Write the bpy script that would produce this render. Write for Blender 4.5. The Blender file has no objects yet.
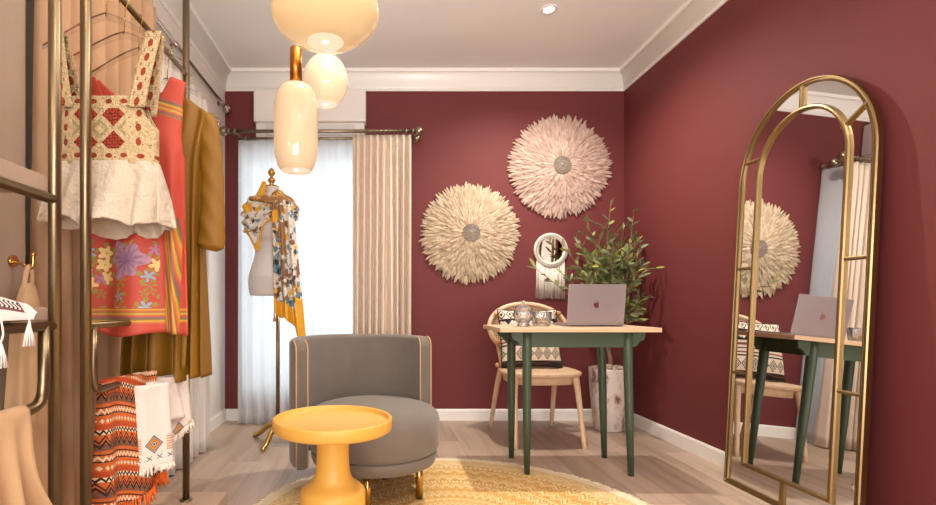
import bpy, bmesh, math, random
from mathutils import Vector, Matrix
from math import sin, cos, pi, radians as R, sqrt, exp

random.seed(7)
scene = bpy.context.scene
COL = scene.collection

# ------------------------------------------------------------------ camera
F = 500.0          # focal length in pixels of the 936 wide frame
EYE = 0.885
cam_d = bpy.data.cameras.new('camera')
cam = bpy.data.objects.new('camera', cam_d); COL.objects.link(cam)
cam.location = (0, 0, EYE); cam.rotation_euler = (pi/2, 0, 0)
cam_d.sensor_fit = 'HORIZONTAL'; cam_d.sensor_width = 36.0
cam_d.lens = F/936*36
cam_d.shift_x = 88/936; cam_d.shift_y = 52.5/936
cam_d.clip_start = 0.02
scene.camera = cam

def P(px, py, d):
    return Vector(((px-380)*d/F, d, EYE-(py-305)*d/F))

# ------------------------------------------------------------------ world, lamps, exposure
vs = scene.view_settings
vs.view_transform = 'Standard'; vs.look = 'None'; vs.gamma = 1.0; vs.use_curve_mapping = False
vs.exposure = 0.0
w = bpy.data.worlds.new('world'); scene.world = w; w.use_nodes = True
bg = w.node_tree.nodes['Background']
bg.inputs[0].default_value = (0.86, 0.94, 1.0, 1); bg.inputs[1].default_value = 1.15

def light(name, kind, loc, power, col, size=0.03, rot=None, spot=None, blend=0.5, sx=None, sy=None):
    d = bpy.data.lights.new(name, kind); d.energy = power; d.color = col
    if kind == 'AREA':
        d.shape = 'RECTANGLE'; d.size = sx; d.size_y = sy
    else:
        d.shadow_soft_size = size
    if kind == 'SPOT':
        d.spot_size = spot; d.spot_blend = blend
    o = bpy.data.objects.new(name, d); COL.objects.link(o); o.location = loc
    if rot: o.rotation_euler = rot
    return o

WARM = (1.0, 0.91, 0.81); NEUT = (1.0, 0.95, 0.89); AMBER = (1.0, 0.70, 0.42)
light('window_daylight', 'AREA', (-0.45, 4.35, 1.25), 54, (0.94, 0.98, 1.0), rot=(-pi/2, 0, 0), sx=1.6, sy=2.1)
DOWN = [  # x, y, power, colour: the downlight in view, then unseen ceiling spots added as fill
    (1.02, 3.02, 172, WARM), (1.02, 1.15, 52, WARM), (0.10, 0.25, 40, NEUT),
    (-0.45, 0.95, 11, AMBER), (1.02, -0.7, 46, WARM), (-0.45, -1.0, 10, WARM)]
for i, (x, y, p, c) in enumerate(DOWN):
    light('downlight_and_fill', 'SPOT', (x, y, 2.655), p, c, size=0.022, spot=R(150), blend=1.0)
# unseen area lamp added behind the camera as frontal fill
light('front_fill', 'AREA', (0.35, -2.45, 1.00), 92, (1.0, 0.97, 0.94), rot=(pi/2, 0, 0), sx=2.4, sy=1.5)
light('pendant_glow', 'POINT', (-0.10, 1.75, 2.20), 11, (1.0, 0.90, 0.78), size=0.12)
light('ceiling_fill', 'SPOT', (0.55, 0.60, 1.75), 138, (1.0, 0.97, 0.94), size=0.08, rot=(R(180-38), 0, 0), spot=R(110), blend=0.8)  # unseen spot aimed upward, added to brighten the ceiling
light('rack_lamp', 'POINT', (-0.93, 0.62, 1.62), 2.5, AMBER, size=0.05)
# unseen point lamps added behind the camera to brighten ceiling and room
for (x, y, z, p) in ((0.45, -0.7, 1.72, 22), (0.2, -1.5, 1.60, 16), (0.9, -1.9, 1.70, 16)):
    light('rear_fill', 'POINT', (x, y, z), p, (1.0, 0.96, 0.92), size=0.14)

# ------------------------------------------------------------------ helpers: colour, node expressions, materials
def lin(c):
    c /= 255.0
    return c/12.92 if c <= 0.04045 else ((c+0.055)/1.055)**2.4
def C(r, g, b): return (lin(r), lin(g), lin(b), 1.0)

class Ex:
    """a node socket or a number in arithmetic"""
    def __init__(s, t, v): s.t = t; s.v = v
    def op(s, o, *a):
        n = s.t.nodes.new('ShaderNodeMath'); n.operation = o
        for i, x in enumerate((s,)+a):
            x = x.v if isinstance(x, Ex) else x
            if isinstance(x, (int, float)): n.inputs[i].default_value = x
            else: s.t.links.new(x, n.inputs[i])
        return Ex(s.t, n.outputs[0])
    def __add__(s, o): return s.op('ADD', o)
    __radd__ = __add__
    def __sub__(s, o): return s.op('SUBTRACT', o)
    def __rsub__(s, o): return Ex(s.t, float(o)).op('SUBTRACT', s)
    def __mul__(s, o): return s.op('MULTIPLY', o)
    __rmul__ = __mul__
    def __truediv__(s, o): return s.op('DIVIDE', o)
    def __neg__(s): return s*-1.0
    def lt(s, o): return s.op('LESS_THAN', o)
    def gt(s, o): return s.op('GREATER_THAN', o)
    def mod(s, o): return s.op('FLOORED_MODULO', o)
    def abs(s): return s.op('ABSOLUTE')
    def floor(s): return s.op('FLOOR')
    def fract(s): return s.op('FRACT')
    def sin(s): return s.op('SINE')
    def cos(s): return s.op('COSINE')
    def sqrt(s): return s.op('SQRT')
    def min(s, o): return s.op('MINIMUM', o)
    def max(s, o): return s.op('MAXIMUM', o)
    def atan2(s, o): return s.op('ARCTAN2', o)
    def tri(s): return ((s.fract()-0.5).abs()*4.0)-1.0      # triangle wave -1..1
    def between(s, a, b): return s.gt(a)*s.lt(b)
    def sat(s): return s.max(0.0).min(1.0)

class Mat:
    def __init__(s, name):
        s.m = bpy.data.materials.new(name); s.m.use_nodes = True
        s.t = s.m.node_tree; s.bsdf = s.t.nodes['Principled BSDF']; s.N = s.t.nodes; s.L = s.t.links
        s._tc = None
    def coord(s, kind='Object'):
        if s._tc is None: s._tc = s.N.new('ShaderNodeTexCoord')
        n = s.N.new('ShaderNodeSeparateXYZ'); s.L.new(s._tc.outputs[kind], n.inputs[0])
        return [Ex(s.t, n.outputs[i]) for i in range(3)]
    def vec(s, x, y, z=0.0):
        n = s.N.new('ShaderNodeCombineXYZ')
        for i, a in enumerate((x, y, z)):
            if isinstance(a, Ex): s.L.new(a.v, n.inputs[i])
            else: n.inputs[i].default_value = a
        return n.outputs[0]
    def noise(s, vec=None, scale=5, detail=3, rough=0.5, out=0):
        n = s.N.new('ShaderNodeTexNoise'); n.inputs['Scale'].default_value = scale
        n.inputs['Detail'].default_value = detail; n.inputs['Roughness'].default_value = rough
        if vec is None:
            s.coord(); vec = s._tc.outputs['Object']
        s.L.new(vec, n.inputs['Vector'])
        return Ex(s.t, n.outputs[out])
    def white(s, vec):
        n = s.N.new('ShaderNodeTexWhiteNoise'); n.noise_dimensions = '3D'; s.L.new(vec, n.inputs['Vector'])
        return Ex(s.t, n.outputs['Value'])
    def voronoi(s, vec, scale, feature='F1', rnd=1.0):
        n = s.N.new('ShaderNodeTexVoronoi'); n.feature = feature; n.inputs['Scale'].default_value = scale
        n.inputs['Randomness'].default_value = rnd; s.L.new(vec, n.inputs['Vector'])
        return n
    def island(s):
        n = s.N.new('ShaderNodeNewGeometry'); return Ex(s.t, n.outputs['Random Per Island'])
    def val(s, x): return Ex(s.t, float(x))
    def mix(s, f, a, b):
        n = s.N.new('ShaderNodeMix'); n.data_type = 'RGBA'
        if isinstance(f, Ex): s.L.new(f.v, n.inputs[0])
        else: n.inputs[0].default_value = f
        for x, i in ((a, 6), (b, 7)):
            if isinstance(x, tuple): n.inputs[i].default_value = x
            else: s.L.new(x, n.inputs[i])
        return n.outputs[2]
    def layers(s, base, *ls):
        for f, c in ls: base = s.mix(f, base, c)
        return base
    def ramp(s, f, *stops):
        n = s.N.new('ShaderNodeValToRGB'); e = n.color_ramp.elements
        while len(e) < len(stops): e.new(0.5)
        for i, (p, c) in enumerate(stops): e[i].position = p; e[i].color = c
        s.L.new(f.v, n.inputs[0]); return n.outputs[0]
    def base(s, c):
        i = s.bsdf.inputs['Base Color']
        if isinstance(c, tuple): i.default_value = c
        else: s.L.new(c, i)
        return s
    def set(s, **k):
        for a, v in k.items(): s.bsdf.inputs[a.replace('_', ' ')].default_value = v
        return s
    def bump(s, h, strength=0.3, dist=0.01):
        n = s.N.new('ShaderNodeBump'); n.inputs['Strength'].default_value = strength; n.inputs['Distance'].default_value = dist
        s.L.new(h.v, n.inputs['Height']); s.L.new(n.outputs[0], s.bsdf.inputs['Normal']); return s

def plain(name, c, rough=0.5, metal=0.0, var=0.06, scale=8, bump=0.0, bscale=60):
    m = Mat(name); n = m.noise(scale=scale)
    d = tuple(x*(1-var) for x in c[:3])+(1,); u = tuple(min(1, x*(1+var)) for x in c[:3])+(1,)
    m.base(m.mix(n, d, u)).set(Roughness=rough, Metallic=metal)
    if bump: m.bump(m.noise(scale=bscale), bump, 0.004)
    return m

def cloth(name, c, rough=0.85, scale=700, var=0.10, wrinkle=0.25, translucent=0.0):
    m = Mat(name); n = m.noise(scale=scale, detail=1); f = m.noise(scale=14, detail=3)
    d = tuple(x*(1-var) for x in c[:3])+(1,); u = tuple(min(1, x*(1+var)) for x in c[:3])+(1,)
    m.base(m.mix(n, d, u)).set(Roughness=rough)
    m.bsdf.inputs['Sheen Weight'].default_value = 0.15
    if wrinkle: m.bump(n*0.15+f, wrinkle, 0.01)
    if translucent: translu(m, c, translucent)
    return m

def translu(m, c, f):
    out = m.N['Material Output']; tr = m.N.new('ShaderNodeBsdfTranslucent'); tr.inputs[0].default_value = c
    mx = m.N.new('ShaderNodeMixShader'); mx.inputs[0].default_value = f
    m.L.new(m.bsdf.outputs[0], mx.inputs[1]); m.L.new(tr.outputs[0], mx.inputs[2]); m.L.new(mx.outputs[0], out.inputs[0])

def glassy(name, c, rough=0.02, amount=0.85, ior=1.45):
    """clear glass or acrylic that lets light straight through"""
    m = Mat(name); out = m.N['Material Output']
    tr = m.N.new('ShaderNodeBsdfTransparent'); tr.inputs[0].default_value = c
    gl = m.N.new('ShaderNodeBsdfGlossy'); gl.inputs['Roughness'].default_value = rough
    fr = m.N.new('ShaderNodeFresnel'); fr.inputs[0].default_value = ior
    mx = m.N.new('ShaderNodeMixShader')
    f = Ex(m.t, fr.outputs[0])*1.0+(1-amount)
    m.L.new(f.v, mx.inputs[0]); m.L.new(tr.outputs[0], mx.inputs[1]); m.L.new(gl.outputs[0], mx.inputs[2]); m.L.new(mx.outputs[0], out.inputs[0])
    return m

# ------------------------------------------------------------------ helpers: meshes
class MB:
    def __init__(s):
        s.bm = bmesh.new(); s.uv = s.bm.loops.layers.uv.new('UVMap')
    def grid(s, fn, nu, nv, cu=False, cv=False, mi=0):
        bm = s.bm; vs_ = []
        for j in range(nv+(0 if cv else 1)):
            vs_.append([bm.verts.new(fn(i/nu, j/nv)) for i in range(nu+(0 if cu else 1))])
        W = len(vs_[0]); H = len(vs_)
        for j in range(nv):
            for i in range(nu):
                q = [vs_[j][i], vs_[j][(i+1) % W], vs_[(j+1) % H][(i+1) % W], vs_[(j+1) % H][i]]
                try: f = bm.faces.new(q)
                except ValueError: continue
                f.smooth = True; f.material_index = mi
                for l, (a, b) in zip(f.loops, ((i, j), (i+1, j), (i+1, j+1), (i, j+1))): l[s.uv].uv = (a/nu, b/nv)
        return vs_
    def cap(s, ring, flip=False):
        f = s.bm.faces.new(list(reversed(ring)) if flip else ring); f.smooth = False
        return f
    def lathe(s, prof, n=48, c=(0, 0, 0), sx=1, sy=1, mi=0):
        """prof: (r, z) from bottom to top"""
        bm = s.bm; rings = []
        for r, z in prof:
            if r < 1e-6: rings.append([bm.verts.new((c[0], c[1], c[2]+z))])
            else: rings.append([bm.verts.new((c[0]+sx*r*cos(2*pi*i/n), c[1]+sy*r*sin(2*pi*i/n), c[2]+z)) for i in range(n)])
        for a, b in zip(rings, rings[1:]):
            for i in range(n):
                k = (i+1) % n
                q = [a[i % len(a)], a[k % len(a)], b[k % len(b)], b[i % len(b)]]
                u = []
                for v in q:
                    if v not in u: u.append(v)
                if len(u) > 2:
                    f = bm.faces.new(u); f.smooth = True; f.material_index = mi
        return s
    def tube(s, pts, r, n=10, caps=True, closed=False, flat=1.0):
        bm = s.bm; pts = [Vector(p) for p in pts]; m = len(pts)
        rr = r if isinstance(r, (list, tuple)) else [r]*m
        prev = None; rings = []
        for i, p in enumerate(pts):
            if closed: t = pts[(i+1) % m]-pts[i-1]
            else: t = pts[min(i+1, m-1)]-pts[max(i-1, 0)]
            if t.length < 1e-9: t = Vector((0, 0, 1))
            t.normalize()
            if prev is None:
                a = Vector((0, 0, 1)) if abs(t.z) < 0.9 else Vector((0, 1, 0))
                u = t.cross(a).normalized()
            else:
                u = (prev-t*prev.dot(t)).normalized()
            prev = u; v = t.cross(u)
            rings.append([bm.verts.new(p+u*(rr[i]*cos(2*pi*k/n))+v*(rr[i]*flat*sin(2*pi*k/n))) for k in range(n)])
        for i in range(m if closed else m-1):
            a, b = rings[i], rings[(i+1) % m]
            for k in range(n):
                f = bm.faces.new([a[k], a[(k+1) % n], b[(k+1) % n], b[k]]); f.smooth = True
        if caps and not closed:
            s.cap(rings[0], True); s.cap(rings[-1])
        return s
    def box(s, lo, hi, bev=0.0, seg=2, mat=None):
        t = bmesh.new(); bmesh.ops.create_cube(t, size=1)
        lo = Vector(lo); hi = Vector(hi); c = (lo+hi)/2; d = hi-lo
        for v in t.verts: v.co = Vector((v.co.x*d.x, v.co.y*d.y, v.co.z*d.z))+c
        if bev: bmesh.ops.bevel(t, geom=t.edges[:]+t.verts[:], offset=bev, segments=seg, profile=0.5, affect='EDGES')
        s.merge(t, mat); return s
    def ball(s, c, r, n=16, sc=(1, 1, 1)):
        prof = [(r*sin(pi*i/n), -r*cos(pi*i/n)) for i in range(n+1)]
        prof[0] = (0, -r); prof[-1] = (0, r)
        t = MB(); t.lathe(prof, 2*n)
        for v in t.bm.verts: v.co = Vector((v.co.x*sc[0], v.co.y*sc[1], v.co.z*sc[2]))+Vector(c)
        s.merge(t.bm); return s
    def merge(s, t, mat=None):
        vm = {}
        for v in t.verts: vm[v] = s.bm.verts.new(mat @ v.co if mat else v.co)
        for f in t.faces:
            g = s.bm.faces.new([vm[v] for v in f.verts]); g.smooth = f.smooth; g.material_index = f.material_index
        t.free()
    def prism(s, outline, y0, y1):
        """outline in (x, z), extruded along y"""
        a = [s.bm.verts.new((x, y0, z)) for x, z in outline]; b = [s.bm.verts.new((x, y1, z)) for x, z in outline]
        n = len(a)
        for i in range(n): s.bm.faces.new([a[i], a[(i+1) % n], b[(i+1) % n], b[i]])
        s.bm.faces.new(list(reversed(a))); s.bm.faces.new(b); return s
    def xf(s, M):
        for v in s.bm.verts: v.co = M @ v.co
        return s
    def build(s, name, mats, parent=None, loc=(0, 0, 0), solid=0.0, sub=0, recalc=True, offset=0.0, bevel=0.0):
        if recalc: bmesh.ops.recalc_face_normals(s.bm, faces=s.bm.faces[:])
        me = bpy.data.meshes.new(name); s.bm.to_mesh(me); s.bm.free()
        if not isinstance(mats, (list, tuple)): mats = [mats]
        for m in mats: me.materials.append(m.m)
        o = bpy.data.objects.new(name, me); COL.objects.link(o); o.location = loc
        if parent: o.parent = parent
        if bevel:
            b = o.modifiers.new('bevel', 'BEVEL'); b.width = bevel; b.segments = 2; b.limit_method = 'ANGLE'
        if sub:
            m = o.modifiers.new('subdivision', 'SUBSURF'); m.levels = sub; m.render_levels = sub
        if solid:
            m = o.modifiers.new('solidify', 'SOLIDIFY'); m.thickness = solid; m.offset = offset
        return o

def tag(o, label=None, cat=None, group=None, kind=None):
    if label: o['label'] = label
    if cat: o['category'] = cat
    if group: o['group'] = group
    if kind: o['kind'] = kind
    return o
def thing(name, label, cat, loc=(0, 0, 0), rz=0.0, group=None):
    o = bpy.data.objects.new(name, None); COL.objects.link(o); o.empty_display_size = 0.05
    o.location = loc; o.rotation_euler = (0, 0, rz)
    return tag(o, label, cat, group)
def struct(o): o['kind'] = 'structure'; return o
def smoothstep(a, b, x):
    t = max(0.0, min(1.0, (x-a)/(b-a))); return t*t*(3-2*t)
def lerp(a, b, t): return a+(b-a)*t
def interp(x, pts):
    if x <= pts[0][0]: return pts[0][1]
    for (a, u), (b, v) in zip(pts, pts[1:]):
        if x <= b:
            t = (x-a)/(b-a); t = t*t*(3-2*t) if False else t
            return u+(v-u)*t
    return pts[-1][1]
def catmull(pts, n=8):
    pts = [Vector(p) for p in pts]; out = []
    for i in range(len(pts)-1):
        p0 = pts[max(i-1, 0)]; p1 = pts[i]; p2 = pts[i+1]; p3 = pts[min(i+2, len(pts)-1)]
        for k in range(n):
            t = k/n
            out.append(0.5*((2*p1)+(p2-p0)*t+(2*p0-5*p1+4*p2-p3)*t*t+(3*p1-p0-3*p2+p3)*t**3))
    out.append(pts[-1]); return out

# ------------------------------------------------------------------ materials of the room
def wall_paint(name, c):
    m = Mat(name); n = m.noise(scale=3, detail=4)
    m.base(m.mix(n, tuple(x*0.94 for x in c[:3])+(1,), tuple(x*1.06 for x in c[:3])+(1,))).set(Roughness=0.65); m.bsdf.inputs['Specular IOR Level'].default_value = 0.3
    m.bump(m.noise(scale=220, detail=2), 0.08, 0.002); return m
M_RED = wall_paint('maroon_wall_paint', C(106, 47, 47))
M_WHITE = wall_paint('white_wall_paint', C(222, 214, 206))
M_CEIL = wall_paint('ceiling_paint', C(232, 228, 224))
M_TRIM = plain('white_trim_paint', C(236, 232, 226), 0.35, var=0.02)

def floor_mat():
    m = Mat('greige_wood_planks'); x, y, z = m.coord()
    W, Ln = 0.17, 1.25
    row = (x/W).floor(); off = m.white(m.vec(row, 3.1, 0.7))
    yy = y/Ln+off; col = yy.floor(); pid = m.white(m.vec(row, col, 5.0))
    g1 = m.noise(m.vec(x*26.0, y*1.6, pid*9.0), 1.0, 6, 0.62)
    g2 = m.noise(m.vec(x*7.0, y*0.9, pid*17.0), 1.0, 3, 0.5)
    v = (g1*0.55+g2*0.35+pid*0.25-0.12).sat()
    c = m.ramp(v, (0.22, C(140, 119, 102)), (0.48, C(176, 153, 134)), (0.75, C(200, 176, 156)))
    fx = (x/W).fract(); fy = yy.fract()
    seam = (fx.lt(0.012)+fx.gt(0.988)+fy.lt(0.0018)+fy.gt(0.9982)).sat()
    m.base(m.mix(seam*0.35, c, C(110, 94, 84))).set(Roughness=0.42)
    m.bump(g1*0.4-seam, 0.12, 0.003)
    return m
M_FLOOR = floor_mat()

# ------------------------------------------------------------------ room shell
BX, WL, WR, BY, FY, H = 0, -1.19, 1.874, 3.838, -2.6, 2.672
WIN = (-1.085, 0.08, 0.20, 2.06)
b = MB(); b.box((WL-0.2, FY-0.2, -0.12), (WR+0.2, BY+0.2, 0)); struct(b.build('floor', M_FLOOR))
b = MB(); b.box((WL-0.2, FY-0.2, H), (WR+0.2, BY+0.2, H+0.12)); struct(b.build('ceiling', M_CEIL))
b = MB()
b.box((WL-0.15, BY, 0), (WIN[0], BY+0.15, H)); b.box((WIN[1], BY, 0), (WR+0.15, BY+0.15, H))
b.box((WIN[0], BY, 0), (WIN[1], BY+0.15, WIN[2])); b.box((WIN[0], BY, WIN[3]), (WIN[1], BY+0.15, H))
struct(b.build('wall_back', M_RED))
b = MB(); b.box((WR, FY, 0), (WR+0.15, BY, H)); struct(b.build('wall_right', M_RED))
b = MB(); b.box((WL-0.15, FY, 0), (WL, BY, H)); struct(b.build('wall_left', M_WHITE))
b = MB(); b.box((WL-0.15, FY-0.15, 0), (WR+0.15, FY, H)); struct(b.build('wall_front', M_WHITE))

# crown moulding: cove profile (distance from the wall, height)
CROWN = [(0, 2.524), (0.010, 2.524), (0.010, 2.532), (0.006, 2.538)]
for k in range(9):
    a = k/8*pi/2; CROWN.append((0.010+0.052*(1-cos(a)), 2.540+0.106*sin(a)))
CROWN += [(0.070, 2.648), (0.072, 2.652), (0.072, H), (0, H)]
def crown(name, p0, p1, inward, m0, m1):
    b = MB(); p0 = Vector(p0); p1 = Vector(p1); n = Vector(inward); t = (p1-p0).normalized()
    r0 = [b.bm.verts.new(p0+n*d+t*(d*m0)+Vector((0, 0, z))) for d, z in CROWN]
    r1 = [b.bm.verts.new(p1+n*d-t*(d*m1)+Vector((0, 0, z))) for d, z in CROWN]
    k = len(r0)
    for i in range(k):
        f = b.bm.faces.new([r0[i], r0[(i+1) % k], r1[(i+1) % k], r1[i]]); f.smooth = 4 <= i < 12
    b.cap(r0, True); b.cap(r1); struct(b.build(name, M_TRIM))
crown('trim_1', (WL, BY, 0), (WR, BY, 0), (0, -1, 0), 1, 1)
crown('trim_2', (WR, BY, 0), (WR, FY, 0), (-1, 0, 0), 1, 0)
crown('trim_3', (WL, BY, 0), (WL, FY, 0), (1, 0, 0), 1, 0)
def base(name, p0, p1, n):
    b = MB(); p0 = Vector(p0); p1 = Vector(p1); n = Vector(n)
    pr = [(0, 0), (0.014, 0), (0.014, 0.078), (0.008, 0.088), (0, 0.088)]
    r0 = [b.bm.verts.new(p0+n*d+Vector((0, 0, z))) for d, z in pr]; r1 = [b.bm.verts.new(p1+n*d+Vector((0, 0, z))) for d, z in pr]
    for i in range(5): b.bm.faces.new([r0[i], r0[(i+1) % 5], r1[(i+1) % 5], r1[i]])
    b.cap(r0, True); b.cap(r1); struct(b.build(name, M_TRIM))
base('baseboard_back', (WL, BY, 0), (WR, BY, 0), (0, -1, 0))
base('baseboard_right', (WR, BY, 0), (WR, FY, 0), (-1, 0, 0))
base('baseboard_left', (WL, BY, 0), (WL, FY, 0), (1, 0, 0))

# window in the back wall
M_WFRAME = plain('grey_window_frame', C(120, 124, 128), 0.4, 0.2)
b = MB(); x0, x1, z0, z1 = WIN
for lo, hi in (((x0, BY+0.03, z0), (x0+0.045, BY+0.09, z1)), ((x1-0.045, BY+0.03, z0), (x1, BY+0.09, z1)),
               ((x0, BY+0.03, z0), (x1, BY+0.09, z0+0.05)), ((x0, BY+0.03, z1-0.05), (x1, BY+0.09, z1)),
               ((-0.50, BY+0.035, z0), (-0.455, BY+0.085, z1))): b.box(lo, hi, 0.004)
wn = struct(b.build('window_1', M_WFRAME))
b = MB(); b.box((x0+0.04, BY+0.055, z0+0.04), (x1-0.04, BY+0.061, z1-0.04)); b.build('pane', glassy('window_glass', (0.97, 0.99, 1, 1)), wn)

# beige fitted panel beside the racks, near the photographer
M_PANEL = plain('beige_panel_laminate', C(168, 148, 130), 0.5, var=0.04)
b = MB(); b.box((-1.19, 0.2, 0), (-1.02, 1.44, H), 0.003); struct(b.build('wall_partition', M_PANEL))

# ------------------------------------------------------------------ shared materials
M_BRASS = plain('brushed_brass', C(138, 122, 96), 0.33, 1.0, 0.05, 4)
M_GOLD = plain('antique_gold_metal', C(148, 124, 86), 0.32, 1.0, 0.06, 4)
M_ABRASS = plain('aged_brass_rod', C(148, 134, 114), 0.34, 1.0, 0.10, 30)
M_SILVER = plain('pale_nickel_rod', C(206, 196, 182), 0.25, 1.0, 0.05, 30)
M_BRIGHTGOLD = plain('bright_brass', C(200, 164, 96), 0.2, 1.0, 0.05, 8)
M_ACRYL = glassy('clear_acrylic', (0.985, 0.975, 0.96, 1), 0.03, 0.95)
M_GLASS = glassy('cut_glass', (0.96, 0.96, 0.97, 1), 0.05, 0.90)
_o = M_GLASS.N['Material Output']; _mx = _o.inputs[0].links[0].from_node; _d = M_GLASS.N.new('ShaderNodeBsdfDiffuse'); _d.inputs[0].default_value = (0.9, 0.9, 0.92, 1)
_m2 = M_GLASS.N.new('ShaderNodeMixShader'); _m2.inputs[0].default_value = 0.06
M_GLASS.L.new(_mx.outputs[0], _m2.inputs[1]); M_GLASS.L.new(_d.outputs[0], _m2.inputs[2]); M_GLASS.L.new(_m2.outputs[0], _o.inputs[0])
M_CREAMCURT = cloth('cream_curtain_cloth', C(238, 220, 202), wrinkle=0, translucent=0.12)
M_BEIGECURT = cloth('beige_curtain_cloth', C(204, 166, 130), wrinkle=0)
M_WHITECURT = cloth('white_curtain_cloth', C(226, 220, 212), wrinkle=0)
def sheer_mat():
    m = Mat('white_sheer_voile'); out = m.N['Material Output']
    x, y, z = m.coord()
    tr = m.N.new('ShaderNodeBsdfTransparent'); tl = m.N.new('ShaderNodeBsdfTranslucent'); tl.inputs[0].default_value = (0.93, 0.95, 0.97, 1)
    df = m.N.new('ShaderNodeBsdfDiffuse'); df.inputs[0].default_value = (0.85, 0.86, 0.87, 1)
    a = m.N.new('ShaderNodeMixShader'); a.inputs[0].default_value = 0.4
    m.L.new(tl.outputs[0], a.inputs[1]); m.L.new(df.outputs[0], a.inputs[2])
    c = m.N.new('ShaderNodeMixShader'); wv = m.noise(scale=900, detail=0)*0.1+0.68; m.L.new(wv.v, c.inputs[0])
    m.L.new(tr.outputs[0], c.inputs[1]); m.L.new(a.outputs[0], c.inputs[2]); m.L.new(c.outputs[0], out.inputs[0]); return m
M_SHEER = sheer_mat()

# ------------------------------------------------------------------ curtains and rods
def curtain(name, label, mat, a, b_, ztop, zbot, folds, amp, nrm, group=None, flare=1.3, head=0.12, seed=1, wob=0.5, ret=0.0):
    """hangs along the line a-b; nrm is the fold direction"""
    a = Vector(a); b_ = Vector(b_); n = Vector(nrm); rnd = random.Random(seed)
    ph = [rnd.uniform(-wob, wob) for _ in range(folds+2)]; am = [rnd.uniform(0.7, 1.2) for _ in range(folds+2)]
    def fn(u, v):
        k = u*folds; i = int(k); f = k-i
        p = lerp(ph[i], ph[i+1], f); aa = lerp(am[i], am[i+1], f)
        zz = lerp(zbot, ztop, v)
        grow = lerp(flare, 0.75, v)
        s = sin(2*pi*k+p*(1-v)*1.5)
        s2 = sin(4*pi*k+p)*0.18
        pinch = smoothstep(1-head/(ztop-zbot)*0.6, 1, v)
        wv = (s+s2*(1-v))*(1-0.25*pinch)
        uu = u+0.25*sin(4*pi*k)/(folds*6)*(1-pinch)
        if ret and u > 1-ret:
            k2 = (u-1+ret)/ret; return a.lerp(b_, 1-ret)+Vector((0.03*sin(k2*pi/2), (BY-0.012-b_.y)*k2, zz))+n*(amp*aa*grow*wv)*(1-k2)
        return a.lerp(b_, uu)+n*(amp*aa*grow*wv)+Vector((0, 0, zz+0.006*sin(2*pi*k)*v))
    o = MB(); o.grid(fn, folds*14, 26)
    t = thing(name, label, 'curtain', (0, 0, 0), 0, group)
    c = (a+b_)/2; t.location = (c.x, c.y, zbot)
    for v in o.bm.verts: v.co -= t.location
    o.build('curtain_panel', mat, t, solid=0.003)
    return t

curtain('sheer_curtain', 'white sheer curtain over the bright back window', M_SHEER, (-1.045, 3.69, 0), (0.23, 3.69, 0), 2.10, 0.012, 15, 0.020, (0, 1, 0), flare=1.1, seed=3, ret=0.05)
curtain('drape_curtain', 'cream pleated drape to the right of the back window', M_CREAMCURT, (-0.195, 3.595, 0), (0.225, 3.595, 0), 2.108, 0.012, 9, 0.037, (0, 1, 0), seed=5, wob=1.6)
curtain('drape_curtain', 'beige floor-length drape behind the hanging clothes', M_BEIGECURT, (-1.10, 1.60, 0), (-1.10, 2.455, 0), 2.345, 0.012, 8, 0.036, (1, 0, 0), seed=8, wob=1.2)
curtain('drape_curtain', 'white opaque curtain on the left wall beyond the olive dress', M_WHITECURT, (-1.095, 2.46, 0), (-1.085, 3.16, 0), 2.145, 0.010, 7, 0.035, (1, 0, 0), seed=9)

def rod(name, label, p0, p1, r, mat, finials, brackets, rings=(), group='curtain rods'):
    p0 = Vector(p0); p1 = Vector(p1); t = thing(name, label, 'curtain rod', p0, 0, group)
    d = p1-p0; e = d.normalized()
    b = MB(); b.tube([Vector((0, 0, 0)), d], r, 16); b.build('pole', mat, t)
    for s in finials:
        q = d if s else Vector((0, 0, 0)); e2 = e if s else -e
        b = MB(); b.tube([q-e2*0.004, q+e2*0.012], r*1.45, 14); b.tube([q+e2*0.012, q+e2*0.02], r*0.9, 12)
        b.ball(q+e2*0.046, 0.033, 12); b.build('finial', mat, t)
    for f, wall in brackets:
        q = d*f; b = MB(); wv = Vector(wall)
        b.tube([q, q+wv*0.98], 0.006, 10); b.tube([q+wv*0.94, q+wv], 0.022, 16); b.tube([q-e*0.008, q+e*0.008], r*1.5, 14)
        b.build('bracket', mat, t)
    for f in rings:
        q = d*f; b = MB(); u = Vector((0, 0, 1)); v = e.cross(u)
        b.tube([q+(u*cos(2*pi*k/16)+v*sin(2*pi*k/16))*(r*1.45)-Vector((0, 0, r*0.3)) for k in range(16)], 0.0022, 6, closed=True)
        b.build('curtain_ring', mat, t)
    return t
rod('curtain_rod', 'thick aged brass rod carrying the cream drape on back wall', (-1.075, 3.575, 2.127), (0.232, 3.575, 2.127), 0.013, M_ABRASS, (0, 1),
    ((0.03, (0, BY-3.575, 0)), (0.965, (0, BY-3.575, 0))), [0.69+0.026*k for k in range(11)])
rod('curtain_rod', 'slimmer brass rod behind it, above the sheer curtain', (-1.06, 3.655, 2.103), (0.222, 3.655, 2.103), 0.009, M_ABRASS, (1,), ((0.06, (0, BY-3.655, 0)), (0.94, (0, BY-3.655, 0))),
    [0.08+0.05*k for k in range(12)])
rod('curtain_rod', 'pale metal rod along the left wall above the clothes', (-1.16, 1.5, 2.366), (-1.16, 3.74, 2.366), 0.012, M_SILVER, (1,), ((0.97, (WL+1.16, 0, 0)), (0.6, (WL+1.16, 0, 0))))
rod('curtain_rod', 'second pale rod close to left wall carrying white curtain', (-1.14, 2.47, 2.155), (-1.14, 3.42, 2.155), 0.009, M_SILVER, (1,), ((0.97, (WL+1.14, 0, 0)), (0.05, (WL+1.14, 0, 0))))

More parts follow.
